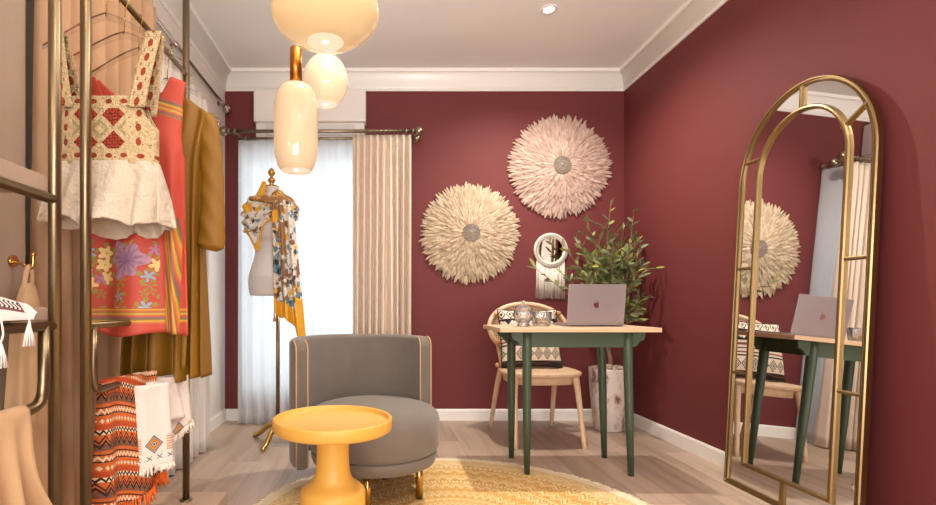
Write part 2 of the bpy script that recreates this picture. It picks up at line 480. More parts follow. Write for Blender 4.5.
# ------------------------------------------------------------------ air conditioner
M_ACW = plain('white_plastic', C(226, 220, 214), 0.35, var=0.02)
t = thing('air_conditioner', 'white wall-mounted air conditioner above the back window', 'air conditioner', (-0.523, BY, 2.065))
b = MB(); b.box((-0.419, -0.122, 0.185), (0.419, -0.002, 0.425), 0.012, 3); b.build('casing', M_ACW, t)
b = MB(); b.box((-0.408, -0.100, 0.0), (0.408, -0.004, 0.188), 0.012, 3); b.build('lower_casing', M_ACW, t)
b = MB(); b.box((-0.33, -0.112, 0.085), (0.33, -0.098, 0.172), 0.004); b.build('air_flap', plain('grey_white_flap', C(206, 204, 202), 0.4), t)
b = MB(); b.box((0.345, -0.110, 0.085), (0.395, -0.098, 0.172), 0.003); b.build('end_panel', M_ACW, t)
b = MB(); b.box((0.255, -0.1025, 0.030), (0.325, -0.0985, 0.042)); b.build('badge', plain('dark_red_badge', C(96, 30, 44), 0.4), t)

# ------------------------------------------------------------------ recessed downlight in view
def emit(name, c, s):
    m = Mat(name); n = m.noise(scale=4)
    m.base(c); m.bsdf.inputs['Emission Color'].default_value = c; m.bsdf.inputs['Emission Strength'].default_value = s
    m.set(Roughness=0.25); return m
t = thing('recessed_downlight', 'small round recessed downlight in the white ceiling', 'ceiling light', (1.02, 3.02, H))
b = MB(); b.lathe([(0.030, -0.001), (0.032, -0.006), (0.050, -0.005), (0.052, -0.001)], 40); b.build('trim_ring', M_ACW, t)
b = MB(); b.lathe([(0, -0.002), (0.031, -0.002)], 32); b.build('lens', emit('lamp_lens', (1, 0.93, 0.82, 1), 14), t)

# ------------------------------------------------------------------ feather wall hangings
def feather_mat(name, a, b_):
    m = Mat(name); r = m.island(); n = m.noise(scale=60)
    m.base(m.ramp((r*0.75+n*0.25), (0.1, a), (0.9, b_))).set(Roughness=0.8)
    m.bsdf.inputs['Sheen Weight'].default_value = 0.2
    translu(m, b_, 0.15); return m
def juju(label, px, py, rpx, mat, seed):
    rnd = random.Random(seed); d = 3.80; c = P(px, py, d); rad = rpx*d/F
    t = thing('feather_wall_hat', label, 'wall decoration', (c.x, BY, c.z), 0, 'feather hats on the back wall')
    b = MB()
    b.lathe([(0, 0.002), (rad*0.72, 0.002), (rad*0.70, 0.02), (0, 0.03)], 40)
    b.xf(Matrix.Rotation(pi/2, 4, 'X')); b.build('backing', mat, t)
    b = MB(); bm = b.bm; rings = 17
    for k in range(rings):
        f = k/(rings-1)                       # outermost ring first
        tip = rad*lerp(1.0, 0.30, f); ln = rad*lerp(0.30, 0.18, f); dep = 0.018+0.055*f**0.8
        n = int(lerp(150, 50, f))
        for i in range(n):
            a = 2*pi*(i+rnd.uniform(-0.35, 0.35)+0.5*(k % 2))/n
            tp = tip*rnd.uniform(0.93, 1.045); l = ln*rnd.uniform(0.9, 1.15); wv = lerp(0.0098, 0.0085, f)*rnd.uniform(0.75, 1.25)
            lift = rnd.uniform(-0.004, 0.010); tw = rnd.uniform(-0.5, 0.5); sk = rnd.uniform(-0.09, 0.09)
            e = Vector((cos(a), 0, sin(a))); s_ = Vector((-sin(a), 0, cos(a))); nv = Vector((0, -1, 0))
            s2 = s_*cos(tw)+nv*sin(tw)
            prof = ((0.0, 0.35), (0.35, 1.0), (0.72, 0.95), (0.90, 0.6), (1.0, 0.08))
            rows = []
            for u, ww in prof:
                r_ = tp-l+l*u; hgt = dep+lift*u-0.010*(1-u)-0.008*u*u+0.006*sin(pi*u)
                ctr = e*r_+s_*(sk*l*u*u)+nv*hgt
                rows.append((bm.verts.new(ctr-s2*wv*ww), bm.verts.new(ctr+nv*0.003*ww), bm.verts.new(ctr+s2*wv*ww)))
            for p, q in zip(rows, rows[1:]):
                for j in range(2):
                    fc = bm.faces.new([p[j], p[j+1], q[j+1], q[j]]); fc.smooth = True
    b.build('feathers', mat, t, recalc=False)
    b = MB()
    b.lathe([(0, 0.0), (0.066, 0.0), (0.066, 0.006), (0.0, 0.010)], 36)
    for rr, n in ((0.062, 34), (0.051, 28), (0.040, 22), (0.029, 16), (0.018, 10)):
        for i in range(n):
            a = 2*pi*i/n; b.ball((rr*cos(a), rr*sin(a), 0.010), 0.0052, 5)
    b.ball((0, 0, 0.012), 0.012, 8, (1, 1, 0.7))
    b.xf(Matrix.Translation((0, -0.072, 0)) @ Matrix.Rotation(pi/2, 4, 'X'))
    b.build('beaded_centre', plain('shell_beads', C(158, 144, 132), 0.35, var=0.3, scale=90), t)
    return t
juju('cream feather wall hat nearest the window drape', 470.5, 233, 50.5, feather_mat('cream_feathers', C(174, 151, 122), C(212, 193, 166)), 21)
juju('pinkish beige feather wall hat, higher and nearer the corner', 560.5, 166, 52, feather_mat('blush_feathers', C(174, 143, 128), C(208, 181, 166)), 22)

# ------------------------------------------------------------------ macrame mirror
M_MIRROR = Mat('mirror_glass'); M_MIRROR.base(C(235, 236, 236)).set(Roughness=0.0, Metallic=1.0)
M_COTTON = cloth('white_cotton_cord', C(222, 212, 200), scale=300, var=0.2)
c = P(551, 250, 3.82)
t = thing('macrame_mirror', 'small round mirror with white macrame ring and hanging fringe', 'mirror', (c.x, BY, c.z))
b = MB(); rnd = random.Random(4)
for k in range(96):
    a = 2*pi*k/96
    b.ball((0.113*cos(a), -0.014, 0.113*sin(a)), 0.019, 5, (1, 0.7, 1))
b.build('macrame_ring', M_COTTON, t)
b = MB(); b.lathe([(0, -0.004), (0.101, -0.004), (0.101, 0.0), (0, 0.0)], 48)
for f_ in b.bm.faces: f_.smooth = False
b.xf(Matrix.Translation((0, -0.012, 0)) @ Matrix.Rotation(pi/2, 4, 'X')); b.build('mirror_glass', M_MIRROR, t)
b = MB()
for i in range(56):
    x = -0.105+0.210*i/55+rnd.uniform(-0.002, 0.002); zt = -sqrt(max(0.0, 0.118**2-x*x))*0.98
    b.tube([(x, -0.010, zt), (x+rnd.uniform(-0.003, 0.003), -0.012-rnd.random()*0.006, -0.24), (x*1.03+rnd.uniform(-0.006, 0.006), -0.010, -0.365-rnd.uniform(0, 0.012))], [0.003, 0.0032, 0.0026], 5)
b.build('fringe', M_COTTON, t)

# ------------------------------------------------------------------ big arched floor mirror leaning on the right wall
t = thing('floor_mirror', 'tall arched gold-framed floor mirror leaning on the maroon wall', 'mirror')
ang = math.atan((WR-0.026-1.722)/1.815); sa, ca = sin(ang), cos(ang)
sa, ca = sin(R(3.0)), cos(R(3.0))
t.matrix_world = Matrix.Translation((1.738, 2.1695, 0)) @ Matrix.Rotation(R(1.1), 4, 'Z') @ Matrix(((0, -ca, sa, 0), (1, 0, 0, 0), (0, sa, ca, 0.0), (0, 0, 0, 1)))
def arch(hw, z0, zs, ztop, n=40):
    """closed outline (w, h): straight sides to zs, elliptic arch to ztop"""
    pts = [(hw, z0), (hw, zs)]
    for k in range(1, n): pts.append((hw*cos(pi*k/n), zs+(ztop-zs)*sin(pi*k/n)))
    pts += [(-hw, zs), (-hw, z0)]
    return pts
def frame_sweep(b, hw, z0, zs, zt, prof):
    """prof: (inset, depth toward the room) closed section; swept round the closed arch outline"""
    rings = []
    for ins, dep in prof:
        o = arch(hw-ins, z0+ins, zs, zt-ins)
        rings.append([b.bm.verts.new((x, dep, z)) for x, z in o])
    m = len(rings[0]); k = len(rings)
    for i in range(k):
        for j in range(m):
            f = b.bm.faces.new([rings[i][j], rings[i][(j+1) % m], rings[(i+1) % k][(j+1) % m], rings[(i+1) % k][j]]); f.smooth = False
PR = [(0, -0.020), (0.024, -0.020), (0.024, -0.004), (0.022, 0.003), (0.016, 0.004), (0.014, 0.000), (0.010, 0.000), (0.008, 0.006), (0.003, 0.006), (0, 0.001)]
HW, ZS, ZT = 0.345, 1.47, 1.858
b = MB(); frame_sweep(b, HW, 0.0, ZS, ZT, PR); b.build('outer_frame', M_GOLD, t)
PI_ = [(0, -0.010), (0.020, -0.010), (0.020, 0.002), (0.016, 0.007), (0.010, 0.008), (0.004, 0.007), (0, 0.002)]
b = MB(); frame_sweep(b, 0.236, 0.112, ZS+0.02, ZT-0.112, PI_); b.build('inner_frame', M_GOLD, t)
def bar(p, q, wd=0.009):
    p = Vector((p[0], 0, p[1])); q = Vector((q[0], 0, q[1])); e = (q-p).normalized(); s_ = Vector((-e.z, 0, e.x))*wd
    b = MB(); pr = [(-1, -0.008), (1, -0.008), (1, 0.001), (0.4, 0.004), (-0.4, 0.004), (-1, 0.001)]
    r0 = [b.bm.verts.new(p+s_*a+Vector((0, d, 0))) for a, d in pr]; r1 = [b.bm.verts.new(q+s_*a+Vector((0, d, 0))) for a, d in pr]
    for i in range(6): b.bm.faces.new([r0[i], r0[(i+1) % 6], r1[(i+1) % 6], r1[i]])
    b.cap(r0, True); b.cap(r1); b.build('connecting_bar', M_GOLD, t)
for s_ in (-1, 1):
    bar((s_*0.222, 1.065), (s_*0.33, 1.065), 0.007); bar((s_*0.222, 0.552), (s_*0.33, 0.552), 0.007)
bar((0.222, 1.585), (0.322, 1.585), 0.007)
bar((-0.195, 1.585), (-0.30, 1.655), 0.008)
bar((0, ZT-0.12), (0, ZT-0.02), 0.012); bar((0, 0.02), (0, 0.12), 0.012)
b = MB(); o = arch(HW-0.015, 0.015, ZS, ZT-0.015)
f0 = [b.bm.verts.new((x, -0.006, z)) for x, z in o]; b.cap(f0); b.build('mirror_glass', M_MIRROR, t)
b = MB(); b.prism([(x, z) for x, z in arch(HW-0.006, 0.006, ZS, ZT-0.006)], -0.021, -0.008); b.build('backing_board', plain('dark_backing', C(60, 44, 34), 0.7), t)

# ------------------------------------------------------------------ round rug
def rug_mat():
    m = Mat('yellow_patterned_rug'); x, y, z = m.coord()
    r = (x*x+y*y).sqrt(); th = y.atan2(x)/(2*pi)+0.5
    nz = m.noise(scale=26, detail=2)
    rr = r/0.885+(nz-0.5)*0.012
    zz = (th*58.0).tri()*0.020
    p = (rr+zz)*8.0; k = p.floor(); f = p.fract()
    alt = (k.mod(2.0)).lt(0.5)
    lines = (f.between(0.0, 0.16)+f.between(0.30, 0.38)+f.between(0.86, 0.93)).sat()
    q = (rr*8.0).fract(); tri2 = (th*88.0).tri().abs()
    dia = ((q-0.55).abs()*2.2+tri2*0.55).lt(0.42)
    dots = ((q-0.55).abs()*2.2+tri2*0.55).between(0.55, 0.68)
    mask = (lines+dia*alt+dots*(1.0-alt)*0.8).sat()
    mask = (mask*0.95+(nz-0.5)*0.35).sat()
    deep = m.mix(m.noise(scale=9), C(204, 144, 54), C(220, 172, 88))
    c = m.mix(mask, deep, C(240, 214, 160))
    rim = rr.gt(0.945)
    c = m.mix(rr.between(0.82, 0.945)*0.45, c, C(240, 216, 166)); c = m.mix(rim, c, C(240, 222, 190))
    m.base(c).set(Roughness=0.95)
    m.bump(m.noise(scale=260, detail=2)+mask*0.4, 0.5, 0.006); return m
t = thing('round_rug', 'round yellow and cream patterned rug with fringed edge', 'rug', (0.32, 1.98, 0))
b = MB(); b.lathe([(0, 0), (0.885, 0), (0.887, 0.004), (0.882, 0.008), (0, 0.009)], 128); b.build('rug_field', rug_mat(), t)
b = MB(); rnd = random.Random(3)
for i in range(620):
    a = 2*pi*(i+rnd.uniform(-0.3, 0.3))/620; r0 = 0.880; r1 = 0.905+rnd.uniform(-0.006, 0.014); a2 = a+rnd.uniform(-0.008, 0.008)
    b.tube([(r0*cos(a), r0*sin(a), 0.006), (lerp(r0, r1, .5)*cos((a+a2)/2), lerp(r0, r1, .5)*sin((a+a2)/2), 0.005), (r1*cos(a2), r1*sin(a2), 0.0025)], 0.0026, 4)
b.build('fringe', plain('cream_rug_fringe', C(238, 222, 192), 0.95), t)
RZ = 0.009

# ------------------------------------------------------------------ desk
M_GREEN = plain('dark_green_paint', C(62, 78, 58), 0.42, var=0.06)
M_TOPWOOD = Mat('pale_maple_top')
x, y, z = M_TOPWOOD.coord(); g = M_TOPWOOD.noise(M_TOPWOOD.vec(x*2.0, y*26.0, z*26.0), 1.0, 5, 0.6)
M_TOPWOOD.base(M_TOPWOOD.ramp(g, (0.3, C(206, 172, 138)), (0.7, C(228, 198, 164)))).set(Roughness=0.4)
t = thing('desk', 'small pale-topped desk with dark green painted legs', 'desk', (1.022, 2.745, 0))
b = MB(); b.box((-0.412, -0.205, 0.746), (0.412, 0.215, 0.769), 0.002); b.build('tabletop', M_TOPWOOD, t)
for (xt, xb) in ((-0.260, -0.260), (0.262, 0.279)):
    for yy in (-0.152, 0.155):
        zb = RZ if (xt < 0 and yy < 0) else 0.0
        b = MB(); b.tube([(xt, yy, 0.746), (xt, yy, 0.66), (lerp(xt, xb, 0.55), yy, 0.3), (xb, yy, zb)], [0.0245, 0.0245, 0.0205, 0.0150], 18); b.build('leg', M_GREEN, t)
for yy in (-0.152, 0.155):
    pts = [(-0.345, 0.748), (-0.345, 0.722), (-0.338, 0.704), (-0.322, 0.700), (-0.312, 0.690), (-0.300, 0.672), (-0.275, 0.666)]
    out = pts+[(-x, z) for x, z in reversed(pts)]
    b = MB(); b.prism([(px_+0.005, pz_) for px_, pz_ in out], yy-0.009, yy+0.009); b.build('apron', M_GREEN, t)
for sx in (-1, 1):
    b = MB(); b.box((sx*0.261-0.008, -0.152, 0.668), (sx*0.261+0.010, 0.155, 0.748)); b.build('side_apron', M_GREEN, t)

# ------------------------------------------------------------------ laptop
M_ALU = plain('space_grey_aluminium', C(158, 148, 152), 0.36, 0.55, 0.02, 3)
DT = 0.769
t = thing('laptop', 'open silver-grey laptop with apple emblem on the desk', 'laptop', (1.1625, 2.702, DT))
b = MB(); b.box((-0.1545, 0.004, 0.002), (0.1545, 0.216, 0.013), 0.004, 3); b.build('base', M_ALU, t)
b = MB(); b.box((-0.135, 0.03, 0.0129), (0.135, 0.115, 0.0137)); b.build('keyboard', plain('black_keys', C(28, 28, 30), 0.5), t)
b = MB(); b.tube([(-0.13, 0.003, 0.008), (0.13, 0.003, 0.008)], 0.005, 12); b.build('hinge', plain('dark_hinge', C(50, 48, 50), 0.4), t)
b = MB(); b.box((-0.1545, -0.0035, 0.0), (0.1545, 0.0035, 0.2225), 0.003, 3)
Mx = Matrix.Translation((0, 0.0, 0.006)) @ Matrix.Rotation(R(8), 4, 'X')
b.xf(Mx); lid = b.build('lid', M_ALU, t)
b = MB(); b.box((-0.150, 0.0036, 0.010), (0.150, 0.0044, 0.217)); b.xf(Mx); b.build('screen', plain('dark_screen', C(18, 18, 20), 0.1), lid)
# apple emblem: body with a bite, and a leaf
AP = []
S = 0.0165
for k in range(60):
    a = pi/2+2*pi*k/60
    r = 1.0+0.10*cos(2*a)*-0.4
    x = 0.98*cos(a); z = 0.98*sin(a)
    if z > 0: z = z*0.95-0.24*exp(-(x/0.32)**2)
    else:
        z = z*1.08+0.16*exp(-(x/0.22)**2); x *= 1-0.16*(-z)
    AP.append([x, z])
for p in AP:                                                   # the bite on the right
    dx, dz = p[0]-1.12, p[1]-0.10; dd = sqrt(dx*dx+dz*dz)
    if dd < 0.52:
        p[0] = 1.12-sqrt(max(0.0, 0.52**2-dz*dz))
M_EMBL = plain('polished_emblem', C(214, 176, 170), 0.12, 1.0, 0.02)
b = MB(); b.prism([(x*S, z*S*1.05+0.112) for x, z in AP], -0.0040, -0.0034)
lf = [(0.02, 0.92), (0.06, 1.15), (0.22, 1.38), (0.40, 1.46), (0.40, 1.22), (0.24, 1.0)]
b.prism([(x*S, z*S*1.05+0.112) for x, z in lf], -0.0040, -0.0034); b.xf(Mx); b.build('apple_emblem', M_EMBL, lid)

# ------------------------------------------------------------------ glassware on the desk
def facets(b, prof, n=14, amp=0.05, c=(0, 0, 0)):
    def fn(u, v):
        k = v*(len(prof)-1); i = min(int(k), len(prof)-2); f = k-i
        r = lerp(prof[i][0], prof[i+1][0], f); z = lerp(prof[i][1], prof[i+1][1], f)
        r *= 1+amp*abs(sin(pi*u*n))
        return (c[0]+r*cos(2*pi*u), c[1]+r*sin(2*pi*u), c[2]+z)
    b.grid(fn, n*4, (len(prof)-1)*3, cu=True)
t = thing('glass_jar', 'cut glass jar with domed lid and knob on desk', 'jar', (0.775, 2.70, DT+0.001))
b = MB(); facets(b, [(0.001, 0), (0.030, 0), (0.034, 0.006), (0.026, 0.014), (0.050, 0.050), (0.055, 0.068), (0.046, 0.084), (0.043, 0.084), (0.050, 0.066), (0.024, 0.018), (0.001, 0.016)]); b.build('bowl', M_GLASS, t)
ld = MB(); facets(ld, [(0.047, 0.085), (0.040, 0.100), (0.022, 0.112), (0.007, 0.116), (0.006, 0.122)]); ld = ld.build('lid', M_GLASS, t)
b = MB(); b.ball((0, 0, 0.130), 0.0095, 10); b.build('knob', plain('clear_knob', C(210, 206, 210), 0.05, 0.6), ld)
t = thing('glass_dish', 'low cut glass dish of golden sweets beside the jar', 'dish', (0.884, 2.74, DT+0.001))
b = MB(); facets(b, [(0.001, 0), (0.042, 0), (0.046, 0.010), (0.052, 0.045), (0.053, 0.078), (0.049, 0.078), (0.047, 0.045), (0.041, 0.012), (0.001, 0.006)], 16); b.build('bowl', M_GLASS, t)
rnd = random.Random(2)
for i, (dx, dy, dz) in enumerate(((-0.024, -0.018, 0.019), (0.004, -0.028, 0.019), (0.026, -0.008, 0.019), (-0.010, 0.012, 0.019), (0.014, 0.020, 0.019), (0.0, -0.008, 0.034))):
    b = MB(); b.ball((0, 0, 0), 0.0135, 8, (1.0, 0.85, 0.85))
    b.tube([(0.012, 0, 0), (0.020, 0, 0)], [0.002, 0.007], 8); b.tube([(-0.012, 0, 0), (-0.020, 0, 0)], [0.002, 0.007], 8)
    o = b.build('wrapped_sweet', M_BRIGHTGOLD, loc=(0.884+dx*0.9, 2.74+dy*0.9, DT+dz)); o.rotation_euler = (0, 0, rnd.uniform(0, 3))
    tag(o, 'golden wrapped sweet inside the low glass dish on the desk', 'sweet', 'sweets in the glass dish')

# ------------------------------------------------------------------ dining chair with cane back
M_BEECH = Mat('pale_beech_wood'); x, y, z = M_BEECH.coord(); g = M_BEECH.noise(M_BEECH.vec(x*14.0, y*14.0, z*2.5), 1.0, 4, 0.6)
M_BEECH.base(M_BEECH.ramp(g, (0.3, C(206, 170, 136)), (0.75, C(230, 200, 168)))).set(Roughness=0.45)
M_CANE = Mat('woven_cane'); x, y, z = M_CANE.coord()
ca_ = ((x*72.0).fract()-0.5).abs(); cb = ((z*72.0).fract()-0.5).abs(); hole = (ca_.lt(0.24))*(cb.lt(0.24))
M_CANE.base(M_CANE.mix(hole, C(206, 170, 132), C(92, 58, 44))).set(Roughness=0.6)
M_KNOB = plain('orange_wood_knob', C(206, 148, 100), 0.4)
t = thing('dining_chair', 'pale wooden chair with rounded cane back behind the desk', 'chair', (1.03, 3.33, 0), R(2))
def superell(u, a, b_, e):
    cx, sx = cos(2*pi*u), sin(2*pi*u)
    return (a*math.copysign(abs(cx)**e, cx), b_*math.copysign(abs(sx)**e, sx))
b = MB(); lay = [(0.0, 0.468), (0.55, 0.464), (0.93, 0.468), (1.0, 0.460), (1.0, 0.446), (0.95, 0.436), (0.0, 0.434)]
def fn(u, v):
    k = v*(len(lay)-1); i = min(int(k), len(lay)-2); f = k-i
    s_ = lerp(lay[i][0], lay[i+1][0], f); zz = lerp(lay[i][1], lay[i+1][1], f)
    x, y = superell(u, 0.250*max(s_, 0.001), 0.235*max(s_, 0.001), 0.75); return (x*(1-0.12*(y/0.235)*0.5), y-0.055, zz)
b.grid(fn, 64, 18, cu=True); b.build('seat', M_BEECH, t)
b = MB()
def fr(u, v):
    x, y = superell(u, 0.205, 0.18, 0.6); s_ = (1.0, 1.0, 0.9, 0.9, 1.0)[int(round(v*4))]; zz = (0.436, 0.385, 0.385, 0.436, 0.436)[int(round(v*4))]
    return (x*s_, y*s_-0.045, zz)
b.grid(fr, 48, 4, cu=True); b.build('seat_frame', M_BEECH, t)
for sx in (-1, 1):
    b = MB(); b.tube(catmull([(sx*0.192, -0.19, 0.44), (sx*0.200, -0.215, 0.33), (sx*0.215, -0.275, 0.0)], 5), [lerp(0.024, 0.013, k/10) for k in range(11)], 14, flat=0.9); b.build('leg', M_BEECH, t)
    b = MB(); b.tube(catmull([(sx*0.19, 0.13, 0.44), (sx*0.205, 0.19, 0.30), (sx*0.222, 0.29, 0.0)], 5), [lerp(0.022, 0.013, k/10) for k in range(11)], 14); b.build('leg', M_BEECH, t)
    b = MB(); b.tube(catmull([(sx*0.185, 0.12, 0.455), (sx*0.19, 0.15, 0.53), (sx*0.20, 0.185, 0.62)], 5), 0.014, 12); b.build('back_post', M_BEECH, t)
def backp(a, k=1.0):
    x = 0.268*k*cos(a)*(1+0.05*sin(a)); z = 0.722+0.170*k*sin(a)
    y = 0.17+0.14*(z-0.5)-0.9*x*x
    return Vector((x, y, z))
b = MB(); b.tube([backp(2*pi*k/64) for k in range(64)], 0.0165, 12, closed=True); hoop = b.build('back_hoop', M_BEECH, t)
b = MB(); b.grid(lambda u, v: backp(2*pi*u, max(0.002, v*0.97)), 64, 8, cu=True); b.build('cane_panel', M_CANE, t)
for a in (R(144), R(38), R(215), R(325)):
    q = backp(a); b = MB(); b.tube([q+Vector((0, -0.008, 0)), q+Vector((0, -0.028, 0))], 0.007, 10); b.ball(q+Vector((0, -0.034, 0)), 0.0155, 10); b.build('knob', M_KNOB, t)
b = MB(); b.tube([(-0.232, 0.045, 0.478), (-0.19, 0.05, 0.466)], 0.006, 8); b.ball((-0.238, 0.043, 0.481), 0.0165, 10); b.build('knob', M_KNOB, t)

# ------------------------------------------------------------------ cushion
def cushion_mat():
    m = Mat('tribal_print_cotton'); x, y, z = m.coord()
    cream = C(232, 218, 200); dark = C(38, 32, 32); brn = C(122, 70, 58)
    base_ = m.mix(m.noise(scale=500, detail=1), C(220, 204, 184), cream)
    # mirrored bands about the middle
    def band(a, b_): return z.between(a, b_)
    tri = lambda n, ph=0.0: ((x*n+ph).tri())
    dz = ((z+0.110).abs()/0.040)+((x*8.5).tri().abs()*1.0)
    d1 = dz.between(0.78, 1.0)+dz.between(0.42, 0.58)+dz.lt(0.2)
    small = (((z+0.110).abs()/0.040)+((x*8.5+0.5).tri().abs()*1.0)).lt(0.24)
    dzu = ((z-0.158).abs()/0.036)+((x*9.5).tri().abs()*1.0)
    d2 = dzu.between(0.70, 0.95)+dzu.lt(0.35)
    zig = ((z-0.085)-tri(16.0)*0.020).abs().lt(0.010)
    wave = ((z-0.085)-(x*100.0).sin()*0.016).abs().lt(0.007)
    black_top = band(0.045, 0.125)
    lower = band(-0.185, -0.155)
    m.base(m.layers(base_, (band(-0.150, -0.066)*(d1+small).sat(), dark), (black_top, dark), (black_top*(zig+wave).sat(), cream),
        (band(0.125, 0.19)*d2.sat(), dark), (lower, dark), (lower*((x*34.0).sin()*0.008+0.168+z).abs().lt(0.0016), brn),
        (band(-0.062, -0.052), dark), (band(-0.040, -0.030), brn), (band(-0.012, -0.004), dark), (band(0.012, 0.028), brn), (band(0.034, 0.04), cream),
        (z.lt(-0.185), dark)))
    m.set(Roughness=0.9); m.bump(m.noise(scale=420, detail=1), 0.2, 0.002); return m
b = MB()
def pil(u, v, s_=1):
    x = (u-0.5)*2; z = (v-0.5)*2
    e = (1-abs(x)**3.0)*(1-abs(z)**3.0)
    pin = 1-0.07*(1-(1-x*x)*(1-z*z)) if False else 1.0
    cx = 0.205*x*(1-0.06*(1-z*z)); cz = 0.198*z*(1-0.06*(1-x*x))
    return (cx, s_*0.072*max(e, 0)**0.55, cz)
b.grid(lambda u, v: pil(u, v, 1), 28, 28); b.grid(lambda u, v: pil(u, v, -1), 28, 28)
bmesh.ops.remove_doubles(b.bm, verts=b.bm.verts[:], dist=0.0005)
t = thing('cushion', 'black and cream tribal-print cushion on the wooden chair', 'cushion', (1.0, 3.345, 0.662))
t.rotation_euler = (R(-15), 0, R(3))
b.build('cover', cushion_mat(), t)
b = MB(); pts = []
for k in range(80):
    s_ = k/80*4; i = int(s_); f = s_-i; q = ((f, 0), (1, f), (1-f, 1), (0, 1-f))[i]; pts.append(pil(q[0], q[1]))
b.tube(pts, 0.004, 6, closed=True); b.build('piping', plain('dark_piping', C(50, 42, 40), 0.9), t)

# ------------------------------------------------------------------ potted olive tree
M_POT = Mat('birch_effect_pot'); x, y, z = M_POT.coord(); a_ = y.atan2(x)
n1 = M_POT.noise(M_POT.vec(a_*3.0, z*1.0, 0.0), 1.0, 2); n2 = M_POT.noise(M_POT.vec(x*16.0, y*16.0, z*7.0), 1.0, 5, 0.65)
M_POT.base(M_POT.layers(C(216, 204, 194), ((n2-0.54)*6.0 .__class__(6.0) if False else ((n2-0.50)*7.0).sat(), C(164, 130, 112)), (((n2-0.60)*14.0).sat(), C(92, 62, 50)))).set(Roughness=0.7)
M_POT.bump(n2, 0.4, 0.006)
t = thing('potted_olive_tree', 'potted olive tree in a white bark-textured pot in the corner', 'potted plant', (1.622, 3.555, 0))
b = MB(); b.lathe([(0, 0), (0.088, 0), (0.096, 0.008), (0.112, 0.15), (0.126, 0.32), (0.131, 0.425), (0.131, 0.440), (0.118, 0.440), (0.114, 0.405), (0, 0.40)], 48); b.build('pot', M_POT, t)
b = MB(); rnd = random.Random(12)
for i in range(90):
    r_ = 0.108*sqrt(rnd.random()); a = rnd.uniform(0, 2*pi); s_ = rnd.uniform(0.010, 0.017)
    b.ball((r_*cos(a), r_*sin(a), 0.428+0.018*(1-r_/0.108)+rnd.uniform(0, 0.014)), s_, 5, (1, rnd.uniform(.7, 1), 0.7))
pb = Mat('pale_pebbles'); pb.base(pb.ramp(pb.island(), (0, C(168, 140, 112)), (1, C(232, 220, 200)))).set(Roughness=0.6)
o = b.build('pebbles', pb, t); o['kind'] = 'stuff'
M_BARK = plain('olive_bark', C(140, 112, 86), 0.9, var=0.2, scale=30, bump=0.5, bscale=40)
M_LEAF = Mat('olive_leaves'); r_ = M_LEAF.island(); n = M_LEAF.noise(scale=20)
M_LEAF.base(M_LEAF.ramp(r_*0.85+n*0.15, (0.05, C(70, 78, 54)), (0.45, C(104, 112, 76)), (0.70, C(130, 138, 100)), (0.88, C(156, 168, 84)), (0.96, C(206, 172, 70)))).set(Roughness=0.45)
translu(M_LEAF, C(120, 140, 50), 0.18)
wood = MB(); lv = MB(); rnd = random.Random(31)
wood.tube(catmull([(0.01, 0, 0.40), (0.015, 0.0, 0.50), (-0.005, 0.01, 0.62), (0.0, 0, 0.80)], 6), [lerp(0.017, 0.011, k/18) for k in range(19)], 10)
def leaf(p, d, ln, wd):
    d = d.normalized(); up = Vector((rnd.uniform(-1, 1), rnd.uniform(-1, 1), rnd.uniform(-0.2, 1)))
    s_ = d.cross(up)
    if s_.length < 1e-3: s_ = Vector((1, 0, 0))
    s_.normalize(); n = s_.cross(d)
    rows = []
    for u, ww in ((0, 0.15), (0.25, 0.8), (0.55, 1.0), (0.82, 0.6), (1, 0.05)):
        c = p+d*(ln*u)-Vector((0, 0, 1))*(0.12*ln*u*u)
        rows.append((lv.bm.verts.new(c-s_*wd*ww+n*0.15*wd), lv.bm.verts.new(c), lv.bm.verts.new(c+s_*wd*ww+n*0.15*wd)))
    for a, b_ in zip(rows, rows[1:]):
        for j in range(2):
            f = lv.bm.faces.new([a[j], a[j+1], b_[j+1], b_[j]]); f.smooth = True
def clampx(p):
    gx = 1.622+p.x; gy = 3.555+p.y
    if gx > 1.80: p.x = 1.80-1.622
    if gy > 3.81: p.y = 3.81-3.555
    return p
def branch(base_, tip, r0, nl, side=0.0, sub=2):
    base_ = Vector(base_); tip = Vector(tip); d = tip-base_
    mid = base_+d*0.5+Vector((rnd.uniform(-.05, .05), rnd.uniform(-.05, .05), 0.06))
    path = [clampx(p) for p in catmull([base_, base_+(mid-base_)*0.5+Vector((0, 0, 0.02)), mid, tip], 6)]
    m = len(path); wood.tube(path, [lerp(r0, 0.0016, k/(m-1)) for k in range(m)], 6)
    for k in range(nl):
        f = 0.16+0.84*(k+rnd.random()*0.6)/nl; i = min(int(f*(m-1)), m-2); p = path[i].lerp(path[i+1], f*(m-1)-i)
        tg = (path[i+1]-path[i]).normalized()
        o_ = Vector((rnd.uniform(-1, 1), rnd.uniform(-1, 1), rnd.uniform(-0.3, 0.6)))
        dr = tg*0.75+o_.normalized()*0.75
        q = p+dr.normalized()*0.06
        if 1.622+q.x > 1.86: dr.x = -abs(dr.x)
        if 3.555+q.y > 3.82: dr.y = -abs(dr.y)
        leaf(p, dr, rnd.uniform(0.050, 0.092), rnd.uniform(0.0080, 0.0120))
    for s_ in range(sub):
        f = rnd.uniform(0.3, 0.75); i = int(f*(m-1)); p = path[i]
        tg = d.normalized(); o_ = Vector((rnd.uniform(-1, 1), rnd.uniform(-1, 0.8), rnd.uniform(0, 0.7)))
        branch(p, clampx(p+(tg*0.5+o_*0.6)*d.length*0.42), r0*0.55, max(5, nl//2), sub=0)
def tip_at(px, py, d):
    q = P(px, py, d)-Vector((1.622, 3.555, 0)); return q
